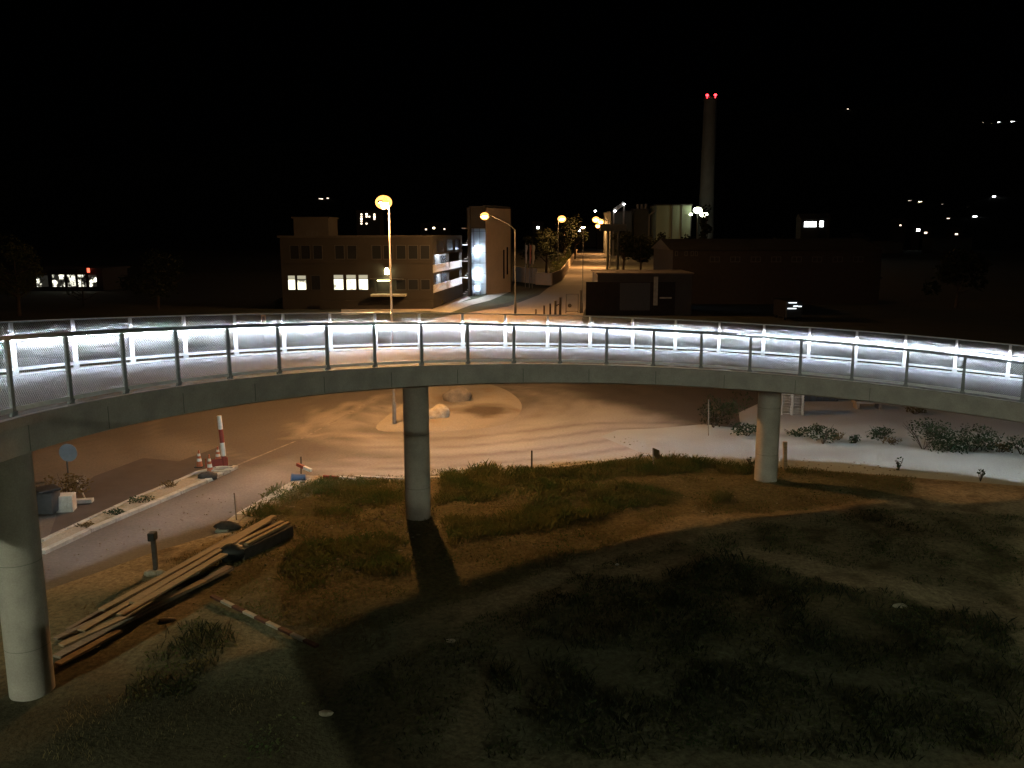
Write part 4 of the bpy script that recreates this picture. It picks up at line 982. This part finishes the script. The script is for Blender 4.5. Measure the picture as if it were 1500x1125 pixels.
for px, py, w, h, m_, lb in ((1441, 180.5, 3, 1.6, 'dot_dim', 'leftmost reddish lit house high on the hillside'), (1448, 182, 4, 1.4, 'dot_warm', 'second house from the left high on the hillside'), (1455, 181.5, 5, 1.8, 'dot_warm', 'long lit house left of the middle of the high row'),
        (1464, 180, 5, 2.6, 'dot_white', 'brightest house in the middle of the high row on the hillside'), (1471, 180.5, 4, 1.6, 'dot_warm', 'dimmer house right of the brightest one in the high row'), (1484, 179, 6, 2.2, 'dot_white', 'rightmost house of the high row on the hillside'),
        (1242, 160, 2.2, 1.4, 'dot_dim', 'lonely faint house high above the town lights'),
        (1334, 294.5, 7, 1.6, 'dot_dim', 'dim lit house at the left of the two upper lights'), (1348, 296.5, 5, 2.4, 'dot_warm', 'warm lit house at the right of the two upper lights'),
        (1456, 289, 4.5, 3.6, 'dot_white', 'bright single house below the high row near the right edge'), (1389, 321, 4, 3, 'dot_dim', 'faint house left of the bright one near the right edge'),
        (1428, 318, 6, 3, 'dot_white', 'bright house above the long low hall'), (1345, 337, 4.5, 3.5, 'dot_white', 'bright house in the centre of the town lights'),
        (1247, 357, 4, 2, 'dot_warm', 'small lit house at the left of the town lights'), (1266, 357, 5, 3, 'dot_white', 'bright house above the pale lit yard'),
        (1281, 377, 3, 2, 'dot_dim', 'leftmost faint light of the lowest row'), (1296, 378, 3.4, 2.4, 'dot_warm', 'second light of the lowest row'), (1313, 379, 5, 2.4, 'dot_white', 'third and widest light of the lowest row'),
        (1325, 388, 3.4, 2.2, 'dot_warm', 'light just below the lowest row'), (1334, 380, 4, 3, 'dot_white', 'brightest light at the right of the lowest row'), (1365, 388, 4.5, 3, 'dot_white', 'lowest bright light right of the lowest row'),
        (1381, 300, 3, 2, 'dot_dim', 'faint reddish house between the upper lights and the right edge'), (1419, 304, 3, 1.6, 'dot_dim', 'dim house halfway between the single bright house and the long hall'), (1258, 351, 3, 2, 'dot_dim', 'dim house just above the pale lit yard'),
        (1356, 341, 4, 2.4, 'dot_dim', 'dim house right of the bright central one'), (1401, 343, 4, 2, 'dot_dim', 'dim lit house standing over the long hall'), (1352, 380, 2.6, 1.8, 'dot_dim', 'faint light between the brightest and the lowest of the row'), (1319, 330, 2.6, 1.8, 'dot_dim', 'faint light left of the bright central house'), (1232, 357.5, 2.6, 1.6, 'dot_dim', 'faintest light at the far left end of the town lights'),
        (470, 291.5, 6, 1.5, 'dot_dim', 'left dim house on the hill above the lit apartment block'), (480, 290.5, 3, 1.5, 'dot_dim', 'right dim house on the hill above the lit apartment block'),
        (624, 336, 2.4, 2, 'dot_dim', 'faint light left of the stair tower above the office roof'), (635.5, 334, 3, 2.2, 'dot_warm', 'brighter small light above the office roof'), (651, 335.5, 2.4, 1.6, 'dot_dim', 'faint light right above the office roof'),
        (788, 333.5, 3.4, 3, 'dot_white', 'small white light above the flagpoles'), (848.5, 337.5, 3, 3, 'dot_white', 'small white light left of the short armed lamp'), (882.5, 336, 3, 2.4, 'dot_warm', 'small light under the clustered lamps'),
        (893, 346, 3.4, 3, 'dot_warm', 'small warm light beside the double post'), (915, 346, 6, 2.4, 'dot_white', 'wide white light right of the double post'), (941, 359, 3.6, 3, 'dot_white', 'small white light above the low shed')):
    Yh = None if py < 325 else (520 if px > 1200 else 560)
    house(px, py, w, h, lb, m_, G, Yh)
o, FF, z = far_box('long_hall', 1368, 1424, 350, 430, 12, M['facade_far'], 'long dim hall among the town lights')
adopt(FF.window(1369, 351, 1423, 354.5, emis('hall_band', (.8, .85, .7), .06), M['steel_dark'], None, 7), o)
o, FF, z = far_box('yard_building', 1291, 1323, 355, 425, 10, M['facade_far'], 'pale dimly lit building in the middle of the town lights')
adopt(FF.window(1293, 356, 1322, 365, emis('yard_glow', (.7, .85, .7), .16, .8, .25, .5), M['steel_dark'], None, 4), o)
flood(1265, 360, 424, 'lamp over the small pale yard among the town lights', .5, M['dot_dim'])

# dark van near the rail; its strips glow in place of reflected light
vb = at_z(1163, 470, 0); van = empty('delivery_van', vb, 'dark van with glowing strips as reflected light on its rear beyond the right part of the railing', 'van')
mb = MB(); mb.box((0, 2.4, 1.25), (1.9, 4.6, 1.9)); mb.build('body', M['car_paint'], van, bevel=.12)
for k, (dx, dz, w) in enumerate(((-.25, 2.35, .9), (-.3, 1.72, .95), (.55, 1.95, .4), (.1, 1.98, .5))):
    mb = MB(); mb.box((dx, -.02, dz-.35), (w, .06, .10 if k else .09)); mb.build('glow_strip', M['dot_warm'] if 0 else emis('strip', (.85, .95, 1), 2.2) if k == 0 else M['strip'], van)
for x in (-.8, .8):
    for y in (.9, 3.9): mb = MB(); mb.tube([(x-.12, y, .33), (x+.12, y, .33)], .33, 14); mb.build('wheel', M['black'], van)

# apartment block far left with columns of lit windows
Ya = 420.0; x0, x1 = at_y(522, 320, Ya).x, at_y(556, 320, Ya).x; ab = empty('apartment_block', ((x0+x1)/2, Ya, 0), 'distant apartment block with three columns of lit windows', 'apartment block')
adopt(boxo('wall', x0, x1, Ya, Ya+14, 0, at_y(540, 309, Ya).z, M['render_dark']), ab)
adopt(boxo('roof', x0-.4, x1+.4, Ya-.4, Ya+14.4, at_y(540, 309, Ya).z, at_y(540, 308, Ya).z, M['roof_dark']), ab)
FA = Face((x0, Ya), (x1, Ya))
for px, rows in ((529.5, (0,1,2,3,4)), (537, (0,1,4)), (541, (1,)), (548.5, (0,1,2))):
    for r_ in rows:
        y_ = 314+r_*3.4; adopt(FA.slab('window', FA.hit(px-1.3, y_)[0], FA.hit(px+1.3, y_)[0], FA.hit(px, y_+1.1)[1], FA.hit(px, y_-1.1)[1], 0, .1, M['dot_dim'] if (r_+int(px)) % 3 else M['dot_warm']), ab)
# shop with lit windows seen through branches, far left
Ys = 150.0; x0, x1 = at_y(38, 410, Ys).x, at_y(150, 410, Ys).x; shp = empty('shop_building', ((x0+x1)/2, Ys, 0), 'low building with bright shop windows behind branches at the left', 'shop')
FSp = Face((x0, Ys), (x1, Ys)); zsh = at_y(90, 396, Ys).z; zt2 = at_y(90, 422, Ys).z
adopt(boxo('wall', x0, x1, Ys+.1, Ys+10, -.1, zsh, M['render_dark']), shp); adopt(boxo('roof', x0-.5, x1+.5, Ys-.6, Ys+10.4, zsh, zsh+.4, M['roof_dark']), shp)
for a, b_, mm, th in ((52, 72, 'win_shop_dim', .56), (75, 96, 'win_shop_dark', .6), (97.5, 112, 'win_shop', .46), (113, 127, 'win_shop', .50), (129, 143, 'win_shop_dark', .62)):
    if mm not in M: emis(mm, (1, .98, .78), 3.0 if mm != 'win_shop' else 1.6, .995, {'win_shop': .8, 'win_shop_dim': .75, 'win_shop_dark': .8}[mm], th)
    f = FSp.window(a, 402 if a > 70 else 403, b_, 420.5, M[mm], M['steel_dark'], None); adopt(f, shp)
sg = empty('red_sign', at_y(129.5, 396, Ys-1), 'small glowing red sign above the shop windows', 'sign'); sg.location.z = zsh+.4
mb = MB(); p = at_y(129.5, 396, Ys-1)-sg.location; mb.tube([(0, 1.5, 0), (0, 0, p.z-.3)], .06, 6); mb.build('bracket', M['steel_dark'], sg)
mb = MB(); mb.box((0, 0, p.z), (.45, .15, .75)); mb.build('sign_face', M['red_sign'], sg, bevel=.05)

# ================================================================== things on and beside the near road

# striped pole
b = at_z(330, 687, 0); o = empty('striped_pole', b, 'tall red and white striped pole leaning slightly at the end of the median', 'pole')
tp = at_y(321, 609, b.y)-b
for k in range(4):
    a0, a1 = k/4, (k+1)/4; mb = MB(); mb.tube([tp*a0, tp*a1], .09, 14); mb.build('pole_section', M['red_paint'] if k % 2 == 0 else M['white_paint'], o)
mb = MB(); mb.box((0, 0, .04), (.6, .6, .08)); mb.build('foot', M['black'], o)
def cone(px, py, h, label, lean=0):
    b = at_z(px, py, 0); o = empty('traffic_cone', b, label, 'traffic cone', 'traffic cones at the end of the median'); o.rotation_euler = (0, lean, 0)
    mb = MB(); mb.box((0, 0, .02), (.34, .34, .04)); mb.build('base', M['black'], o, bevel=.01)
    mb = MB(); mb.tube([(0, 0, .04), (0, 0, h)], [.13, .025], 14); mb.build('cone_body', M['orange_plastic'], o)
    for z0, z1 in ((.35, .52), (.66, .80)):
        mb = MB(); r1 = .13-.105*z0+.006; r2 = .13-.105*z1+.006; mb.tube([(0, 0, z0*h), (0, 0, z1*h)], [r1, r2], 14, cap=False); mb.build('white_band', M['white_paint'], o)
cone(292.5, 684, .72, 'traffic cone farthest from the road, left of the striped pole')
cone(308, 694, .8, 'tallest traffic cone, between the other two')
cone(320, 676, .65, 'traffic cone standing just behind the striped pole')
b = at_z(318, 688, 0); mb = MB(); mb.box((0, 0, .30), (.6, .04, .3), .3); mb.bar((-.4, -.1, 0), (-.4, -.1, .5), .04, .04, up=(1,0,0)); mb.bar((.4, .12, 0), (.4, .12, .5), .04, .04, up=(1,0,0)); o = mb.build('barrier_board', M['red_paint']); o.location = b
tag(o, 'small red barrier board beside the foot of the striped pole', 'barrier')
b = at_z(304, 703, 0); mb = MB(); mb.sphere((0, 0, .14), .32, 12, 6, (1.3, .8, .6), jit=.12); o = mb.build('sandbag', M['timber_dark']); o.location = b; tag(o, 'dark sandbag lying on the end of the median', 'sandbag')
mb = MB(); mb.tube([(cos(t)*.42+.02*t, sin(t)*.26, .10+.012*t) for t in np.linspace(0, 9, 40)], .035, 8); o = mb.build('cable_coil', M['flag_white']); o.location = at_z(322, 693, 0); tag(o, 'pale coil of hose lying before the striped pole', 'hose')
# round sign (seen from behind), bush, box and bin at the left
b = at_z(100, 700, 0); o = empty('round_sign', b, 'round traffic sign seen from behind beside the left pillar', 'sign')
c = at_y(100, 663, b.y)-b; mb = MB(); mb.tube([(0, .02, 0), (0, .02, c.z+.3)], .035, 8); mb.build('pole', M['steel_dark'], o)
mb = MB(); mb.tube([(c.x, -.02, c.z), (c.x, .0, c.z)], .36, 28); mb.build('sign_plate', M['sign_back'], o)
def shrub(b, w, h, label, m, n=400, leaf=.08, group=None, seed=0, name='shrub', cat='shrub'):
    rnd = random.Random(seed); o = empty(name, b, label, cat, group); mb = MB()
    for i in range(9):
        a = rnd.uniform(0, 2*pi); mb.tube([(0, 0, 0), (cos(a)*w*.2, sin(a)*w*.2, h*.5), (cos(a)*w*.4, sin(a)*w*.35, h*rnd.uniform(.7, .95))], [.015, .01, .005], 5)
    mb.build('stems', M['bark'], o); mb = MB(); lobes = [(rnd.uniform(-.35, .35)*w, rnd.uniform(-.25, .25)*w, h*rnd.uniform(.3, .75), rnd.uniform(.18, .3)) for _ in range(8)]
    for i in range(n):
        l = rnd.choice(lobes); d = Vector((rnd.gauss(0, 1), rnd.gauss(0, 1), rnd.gauss(0, 1))).normalized(); q = rnd.uniform(.5, 1.1)
        p = Vector((l[0]+d.x*l[3]*w*q, l[1]+d.y*l[3]*w*q, max(.03, l[2]+d.z*l[3]*h*q*1.2)))
        u = Vector((rnd.gauss(0, 1), rnd.gauss(0, 1), rnd.gauss(0, .6))).normalized()*leaf; v = Vector((rnd.gauss(0, 1), rnd.gauss(0, 1), rnd.gauss(0, 1))).normalized()*leaf*.6
        k = len(mb.v); mb.v += [tuple(p-u), tuple(p+v), tuple(p+u), tuple(p-v)]; mb.f.append((k, k+1, k+2, k+3)); mb.mi.append(0); mb.sm.append(False)
    mb.build('leaves', m, o); return o
shrub(at_z(97, 736), 1.7, 1.1, 'low olive bush beside the concrete block at the left', M['leaf_dry'], 420, .07, None, 3)
b = at_z(98, 748, 0); mb = MB(); mb.box((0, 0, .3), (.55, .5, .6), .2); o = mb.build('concrete_block', M['concrete_pale'], bevel=.03); o.location = b; tag(o, 'pale concrete block in front of the olive bush', 'block')
b = at_z(112, 738, 0); mb = MB(); mb.bar((-.4, 0, .08), (.55, .1, .10), .25, .14); o = mb.build('kerb_stone', M['concrete_pale'], bevel=.02); o.location = b; tag(o, 'loose pale kerb stone right of the concrete block', 'kerb stone')
a_, b_ = at_z(126, 733, 0), at_y(113, 704, at_z(126, 733, 0).y+.3); mb = MB(); mb.tube([a_, b_], .025, 8); tag(mb.build('leaning_rod', M['flag_white']), 'thin pale rod leaning over the olive bush', 'rod')
b = at_z(72, 754, 0); o = empty('waste_bin', b, 'dark wheeled bin half hidden by the left pillar', 'bin'); mb = MB(); mb.tube([(0, 0, .1), (0, 0, .85)], [.36, .44], 4); mb.build('bin_body', M['steel_dark'], o, bevel=.03)
mb = MB(); mb.box((0, 0, .92), (.72, .72, .1), pi/4); mb.build('lid', M['black'], o, bevel=.03)
# dark hooded post with two stones
b = at_z(229, 843, 0); b.z = soil_z(b.x, b.y); o = empty('hooded_post', b, 'dark lamp like post with a hooded head at the road edge', 'post')
tp = at_y(224, 786, b.y)-b; mb = MB(); mb.bar((0, 0, -.1), tp, .09, .12, up=(1, 0, 0)); mb.build('post', M['timber_dark'], o)
mb = MB(); mb.box(tp+Vector((0, -.03, .02)), (.20, .26, .24)); mb.build('hood', M['black'], o, bevel=.03)
for i, (px, py, r) in enumerate(((221, 847, .16), (235, 846, .15))):
    b = at_z(px, py, 0); b.z = soil_z(b.x, b.y)+.03; mb = MB(); mb.sphere((0, 0, 0), r, 10, 6, (1.2, .9, .65), jit=.12); o = mb.build('stone', M['stone_pale']); o.location = b
    tag(o, ('left' if i == 0 else 'right')+' one of the two pale stones at the foot of the hooded post', 'stone')
# stakes
def stake(px, pb, pt, w, label, m, flag=None, ptx=None, name='stake'):
    b = at_z(px, pb, 0); b.z = 0; o = empty(name, b, label, 'stake'); t = at_y(ptx or px, pt, b.y)-b
    mb = MB(); mb.bar((0, 0, -.1), t, w, w, up=(1, 0, 0)); mb.build('stick', m, o)
    if flag:
        mb = MB(); x, z, s = t.x, t.z, flag; mb.add([(x, 0, z), (x+s*.55, .04, z-s*.25), (x+s*.65, -.03, z-s*.9), (x+s*.3, .05, z-s*1.1), (x, .02, z-s*.5), (x, .01, z), (x+s*.5, .06, z-s*.3), (x+s*.6, -.01, z-s*.9), (x+s*.28, .07, z-s*1.08), (x, .04, z-s*.5)], [(0, 1, 2, 3, 4), (9, 8, 7, 6, 5), (0, 5, 6, 1), (1, 6, 7, 2), (2, 7, 8, 3), (3, 8, 9, 4)]); mb.build('cloth', M['leaf_dry'], o)
    return o
stake(347, 765, 722, .03, 'thin stake beside the pale kerb, left of the weeds', M['timber_grey'], ptx=343)
mb_ = at_z(334, 776, 0); mb = MB(); mb.sphere((0, 0, .1), .3, 12, 6, (1.5, .8, .6), jit=.15); o = mb.build('sandbag', M['timber_dark']); o.location = mb_; tag(o, 'dark sandbag at the foot of the thin stake', 'sandbag')
stake(441, 694, 669, .045, 'short dark stake at the bend of the kerb', M['timber_dark'])
stake(779, 688, 660, .06, 'dark stake above the tall grass in the middle', M['timber_dark'])
stake(957, 692, 656, .06, 'stake with a limp cloth at the edge of the gravel', M['timber_grey'], .45)
stake(1150, 690, 647, .14, 'thick wooden stake right of the right pillar', M['timber'])
stake(1038, 640, 585, .04, 'thin pole in front of the dark bushes beside the right pillar', M['timber_grey'])
b = at_z(438, 706, 0); o = empty('bucket', b, 'blue bucket lying at the corner of the kerb', 'bucket'); mb = MB(); mb.tube([(-.25, 0, .16), (.25, .05, .18)], [.17, .12], 16); mb.build('bucket_body', M['blue_plastic'], o); mb = MB(); mb.tube([(-.27, 0, .16), (-.24, 0, .16)], .19, 16); mb.build('rim', M['blue_plastic'], o)
def board(p0, p1, w, h, label, mats, n=1, name='striped_board', z0=0):
    a, b_ = Vector(p0), Vector(p1); o = empty(name, a, label, 'board')
    if n == 1: mb = MB(); mb.bar((0, 0, h/2), (b_-a)+Vector((0, 0, h/2)), w, h); mb.build('plank', mats[0], o, bevel=.006)
    else:
        for k in range(n):
            mb = MB(); mb.bar((b_-a)*(k/n)+Vector((0, 0, h/2)), (b_-a)*((k+1)/n-.002)+Vector((0, 0, h/2)), w, h); mb.build('painted_section', mats[k % 2], o)
    return o
def gz(px, py, dz=.03): p = at_z(px, py, .1); p.z = soil_z(p.x, p.y)+dz; return p
board(at_z(436, 691, .1)+Vector((0, 0, .25)), at_z(456, 695, .1)+Vector((0, 0, .1)), .12, .12, 'short red and white board at the bend of the kerb', (M['red_paint'], M['white_paint']), 2)
board(gz(474, 699), gz(521, 703), .10, .12, 'red and white board lying along the curved kerb', (M['red_paint'], M['white_paint']), 2)
board(gz(311, 885, .1), gz(465, 950, .05), .11, .06, 'long faded red and white board lying on the soil below the timber pile', (M['faded_red'], M['faded_white']), 9)
for i, (px, py, w, h, lb) in enumerate(((205, 738, .9, .3, 'low weeds in the middle of the pale median strip'), (250, 716, .8, .3, 'weeds on the median nearer the striped pole'), (170, 755, .7, .22, 'thin weeds on the median left of the others'), (120, 775, .6, .2, 'sparse weeds on the median beside the left pillar'))):
    shrub(at_z(px, py), w, h, lb, M['leaf_dry'] if i % 2 else M['leaf_shrub'], 220, .04, 'weeds growing on the median strip', 300+i, 'weed_clump', 'weeds')
for q0, q1 in (((346, 681), (432, 646)), ((440, 642), (470, 627)), ((478, 623), (556, 580))):
    struct(sheet('road_line', W([q0, (q0[0]+2, q0[1]+1), (q1[0]+2, q1[1]+.7), q1]), .006, M['line_worn']))
# timber pile
TG_ = 'long boards of the timber pile'
tl = [((84, 972), (338, 838), .24, .06, 'timber_grey', 0), ((90, 958), (300, 862), .22, .05, 'timber', .10), ((82, 945), (290, 846), .16, .05, 'timber_grey', .05), ((120, 940), (318, 822), .22, .05, 'timber', .16),
      ((150, 912), (402, 770), .20, .06, 'timber', .20), ((195, 905), (396, 779), .20, .06, 'timber', .26), ((100, 932), (345, 790), .12, .08, 'timber_grey', .06), ((178, 925), (330, 832), .24, .05, 'timber', .30), ((260, 880), (341, 840), .14, .05, 'timber_grey', .02), ((86, 985), (176, 935), .2, .05, 'timber', .02)]
lbl = ['lowest long grey board of the timber pile', 'broad board lying over the lowest grey one at the left end of the pile', 'narrow grey board on the road side of the pile', 'board along the middle of the timber pile', 'longest board, reaching the far end of the timber pile', 'board just below the longest one on top of the pile',
       'thin batten on the road side of the timber pile', 'topmost short board of the timber pile', 'short grey board sticking out to the right of the pile', 'short board end beside the foot of the left pillar']
for (p0, p1, w, h, m_, dz), lb in zip(tl, lbl):
    a, b_ = gz(*p0, dz+.04), gz(*p1, dz+.06); zz = max(a.z, b_.z); a.z = b_.z = zz; o = board(a, b_, w, h, lb, (M[m_],), 1, 'timber_board'); o['category'] = 'board'; o['group'] = TG_
for i, (p0, p1, w, h, m_, dz) in enumerate((((352, 822), (424, 786), .34, .34, 'timber_dark', .0), ((346, 818), (415, 783), .16, .10, 'timber', .36), ((362, 818), (424, 785), .14, .08, 'timber', .37), ((340, 808), (404, 776), .26, .30, 'timber_dark', .0))):
    a, b_ = gz(*p0, dz), gz(*p1, dz); b_.z = a.z; o = board(a, b_, w, h, ['thick dark beam at the near right end of the timber pile', 'pale plank lying on the rear dark beam', 'pale plank lying on the front dark beam', 'thick dark beam behind the other beam'][i], (M[m_],), 1, 'timber_beam'); o['category'] = 'beam'; o['group'] = 'beams at the end of the timber pile'
b = gz(340, 822, .2); mb = MB(); mb.sphere((0, 0, .05), .34, 12, 7, (1.2, .9, .75), jit=.15); o = mb.build('tarp_bundle', M['black']); o.location = b; tag(o, 'black bundle wedged at the end of the timber beams', 'bundle')
# single litter pieces in the foreground
for i, (px, py, r, sx, lb) in enumerate(((904, 827, .05, 1.2, 'tiny bright white scrap on the shadow edge of the slope'), (478, 1050, .10, 1.6, 'oval pale stone low in the dark foreground'), (245, 911, .10, 2.2, 'flat pale stone below the timber pile'), (1158, 871, .05, 1.5, 'small pale stone on the dark slope at the right'),
        (1318, 888, .10, 2, 'pale stone at the right end of the dark slope'), (766, 652+120, .05, 1.4, 'light stone near the middle pillar'), (1030, 750, .04, 1.5, 'tiny white stone below the right group of weeds'), (660, 940, .07, 2.0, 'dim pale scrap at the end of the pillar shadow'))):
    p = gz(px, py, .03); mb = MB(); mb.sphere((0, 0, 0), r, 9, 5, (sx, .9, .6), jit=.15); o = mb.build('stone', M['white_paint'] if i == 0 else M['stone_pale']); o.location = p; tag(o, lb, 'stone')
# rocks on the island
for px, py, r, sc_, m_, lb in ((641, 607, .62, (1.15, .9, .75), 'stone_pale', 'pale rounded boulder on the traffic island beside the middle pillar'), (672, 582, .75, (1.1, .9, .8), 'stone', 'brown boulder at the back of the traffic island')):
    b = at_z(px, py+6, 0); mb = MB(); mb.sphere((0, 0, r*.32), r, 22, 14, sc_, jit=.0); 
    mb.v = [tuple(Vector(v)*(1+.10*math.sin(v[0]*6+v[1]*4)+.08*math.cos(v[2]*9+v[0]*3))) for v in mb.v]
    o = mb.build('boulder', M[m_]); o.location = b; tag(o, lb, 'boulder')
shrub(at_z(632, 614), .9, .25, 'flat dark weeds at the foot of the pale boulder', M['leaf_dark'], 160, .06, None, 5, 'weed_clump', 'weeds')
# info plate on a pole seen just above the top rail
b = at_z(386, 500, 0); o = empty('notice_board', b, 'small orange notice plate on a pole above the left part of the railing', 'sign'); c = at_y(386, 467, b.y)-b
mb = MB(); mb.tube([(0, .03, 0), (0, .03, c.z+.4)], .04, 8); mb.build('pole', M['steel_dark'], o); mb = MB(); mb.box((c.x, 0, c.z), (.42, .04, .80)); mb.build('plate', M['timber'], o, bevel=.02)
mb = MB(); mb.box((c.x, -.022, c.z+.05), (.20, .01, .30)); mb.build('dark_field', M['timber_dark'], bpy.data.objects['notice_board'])
b = at_z(575, 500, 0)
# yard: shrubs along the verge, pallets, junk
SG = 'shrubs along the strip in the gravel yard'
for i, (px, py, w, h, n, m_, lb) in enumerate(((1205, 652, 1.3, 1.0, 500, 'leaf_shrub', 'spiky green shrub at the left of the yard strip'), (1228, 646, .8, .45, 160, 'leaf_dry', 'small dry tuft right of the spiky shrub'), (1252, 651, .6, .5, 140, 'leaf_shrub', 'small low shrub between the spiky shrub and the next one'),
        (1290, 645, 1.5, .7, 420, 'leaf_shrub', 'flat topped shrub left of the big shrubs'), (1305, 652, 1.0, .4, 160, 'leaf_dry', 'low dry weeds in front of the flat topped shrub'), (1352, 660, 2.3, 1.35, 1100, 'leaf_shrub', 'largest dense green shrub in the middle of the yard strip'),
        (1388, 662, 1.9, .8, 700, 'leaf_shrub', 'low green shrub joining the two big ones'), (1424, 664, 2.4, 1.2, 1100, 'leaf_shrub', 'rounded dense shrub right of the largest one'), (1465, 665, 1.4, .5, 200, 'leaf_dry', 'thin grey weeds right of the rounded shrub'), (1496, 668, 1.3, .8, 300, 'leaf_shrub', 'shrub cut by the right edge of the photo'),
        (1168, 640, 1.6, .4, 260, 'leaf_shrub', 'low shrubs just right of the right pillar'), (1094, 641, 1.4, .7, 500, 'leaf_shrub', 'dark bush just left of the right pillar'), (1066, 622, 2.2, 1.7, 800, 'leaf_shrub', 'tall dark bush under the bridge left of the right pillar'), (1045, 627, 1.8, 1.2, 500, 'leaf_dark', 'dark bush beside the thin pole'),
        (1316, 690, .4, .6, 40, 'leaf_shrub', 'single thin weed standing before the bright gravel'), (1436, 706, .35, .5, 30, 'leaf_shrub', 'small thin weed on the soil edge at the right'), (1340, 608, 1.8, .6, 300, 'leaf_dry', 'dim rubble weeds under the bridge girder'), (1100, 686, .5, .5, 50, 'leaf_shrub', 'thin weed at the gravel edge left of the right pillar'))):
    shrub(at_z(px, py), w, h, lb, M[m_], n, .06, SG, 100+i)
def pallet(b, z, rz, label, root=None):
    o = empty('pallet', (b.x, b.y, z), label, 'pallet', 'pallets stacked behind the right pillar', rz); mb = MB()
    for k in range(5): mb.box((0, -.35+k*.175, .133), (1.2, .11, .022))
    for k in range(3): mb.box((0, -.35+k*.35, .011), (1.2, .10, .022))
    mb.build('deck_boards', M['timber_pale'], o); mb = MB()
    for x in (-.55, 0, .55):
        for y in (-.35, 0, .35): mb.box((x, y, .072), (.14, .10, .078))
        mb.box((x, 0, .1165), (.10, .8, .011))
    mb.build('blocks', M['timber_pale'], o)
pb = at_z(1157, 608, 0)
for k in range(9): pallet(pb, .02+k*.146, radians(random.uniform(-3, 3)-6), ['bottom pallet of the stack behind the right pillar', 'second pallet from the bottom of the stack', 'third pallet from the bottom of the stack', 'fourth pallet from the bottom of the stack', 'fifth pallet of the stack behind the right pillar', 'sixth pallet from the bottom of the stack', 'seventh pallet from the bottom of the stack', 'second pallet from the top of the stack', 'topmost pallet of the stack'][k])
b = at_z(1270, 600, 0); mb = MB(); mb.box((0, 0, .45), (1.5, .7, .12)); [mb.box((x, 0, .2), (.12, .6, .4)) for x in (-.6, .6)]; o = mb.build('low_bench', M['timber_grey']); o.location = b; tag(o, 'low grey bench like crate under the right part of the girder', 'bench')
for i, (px, py, w, h, d, lb) in enumerate(((1200, 590, 2.2, 1.5, 1.5, 'dark container shape behind the pallets in the yard shade'), (1236, 588, 2.0, 1.2, 1.5, 'lower dark skip beside the dark container'))):
    b = at_z(px, py, 0); o = empty('skip', b, lb, 'skip'); mb = MB(); mb.prism([(-w/2, 0), (w/2, 0), (w/2, d), (-w/2, d)], .08, h); mb.build('skip_body', M['steel_dark'], o, bevel=.05); mb = MB()
    for x in np.linspace(-w/2+.15, w/2-.15, 6): mb.box((x, -.04, h/2), (.07, .07, h-.2))
    mb.box((0, -.03, h), (w+.1, .1, .1)); mb.build('ribs', M['steel_dark'], o)
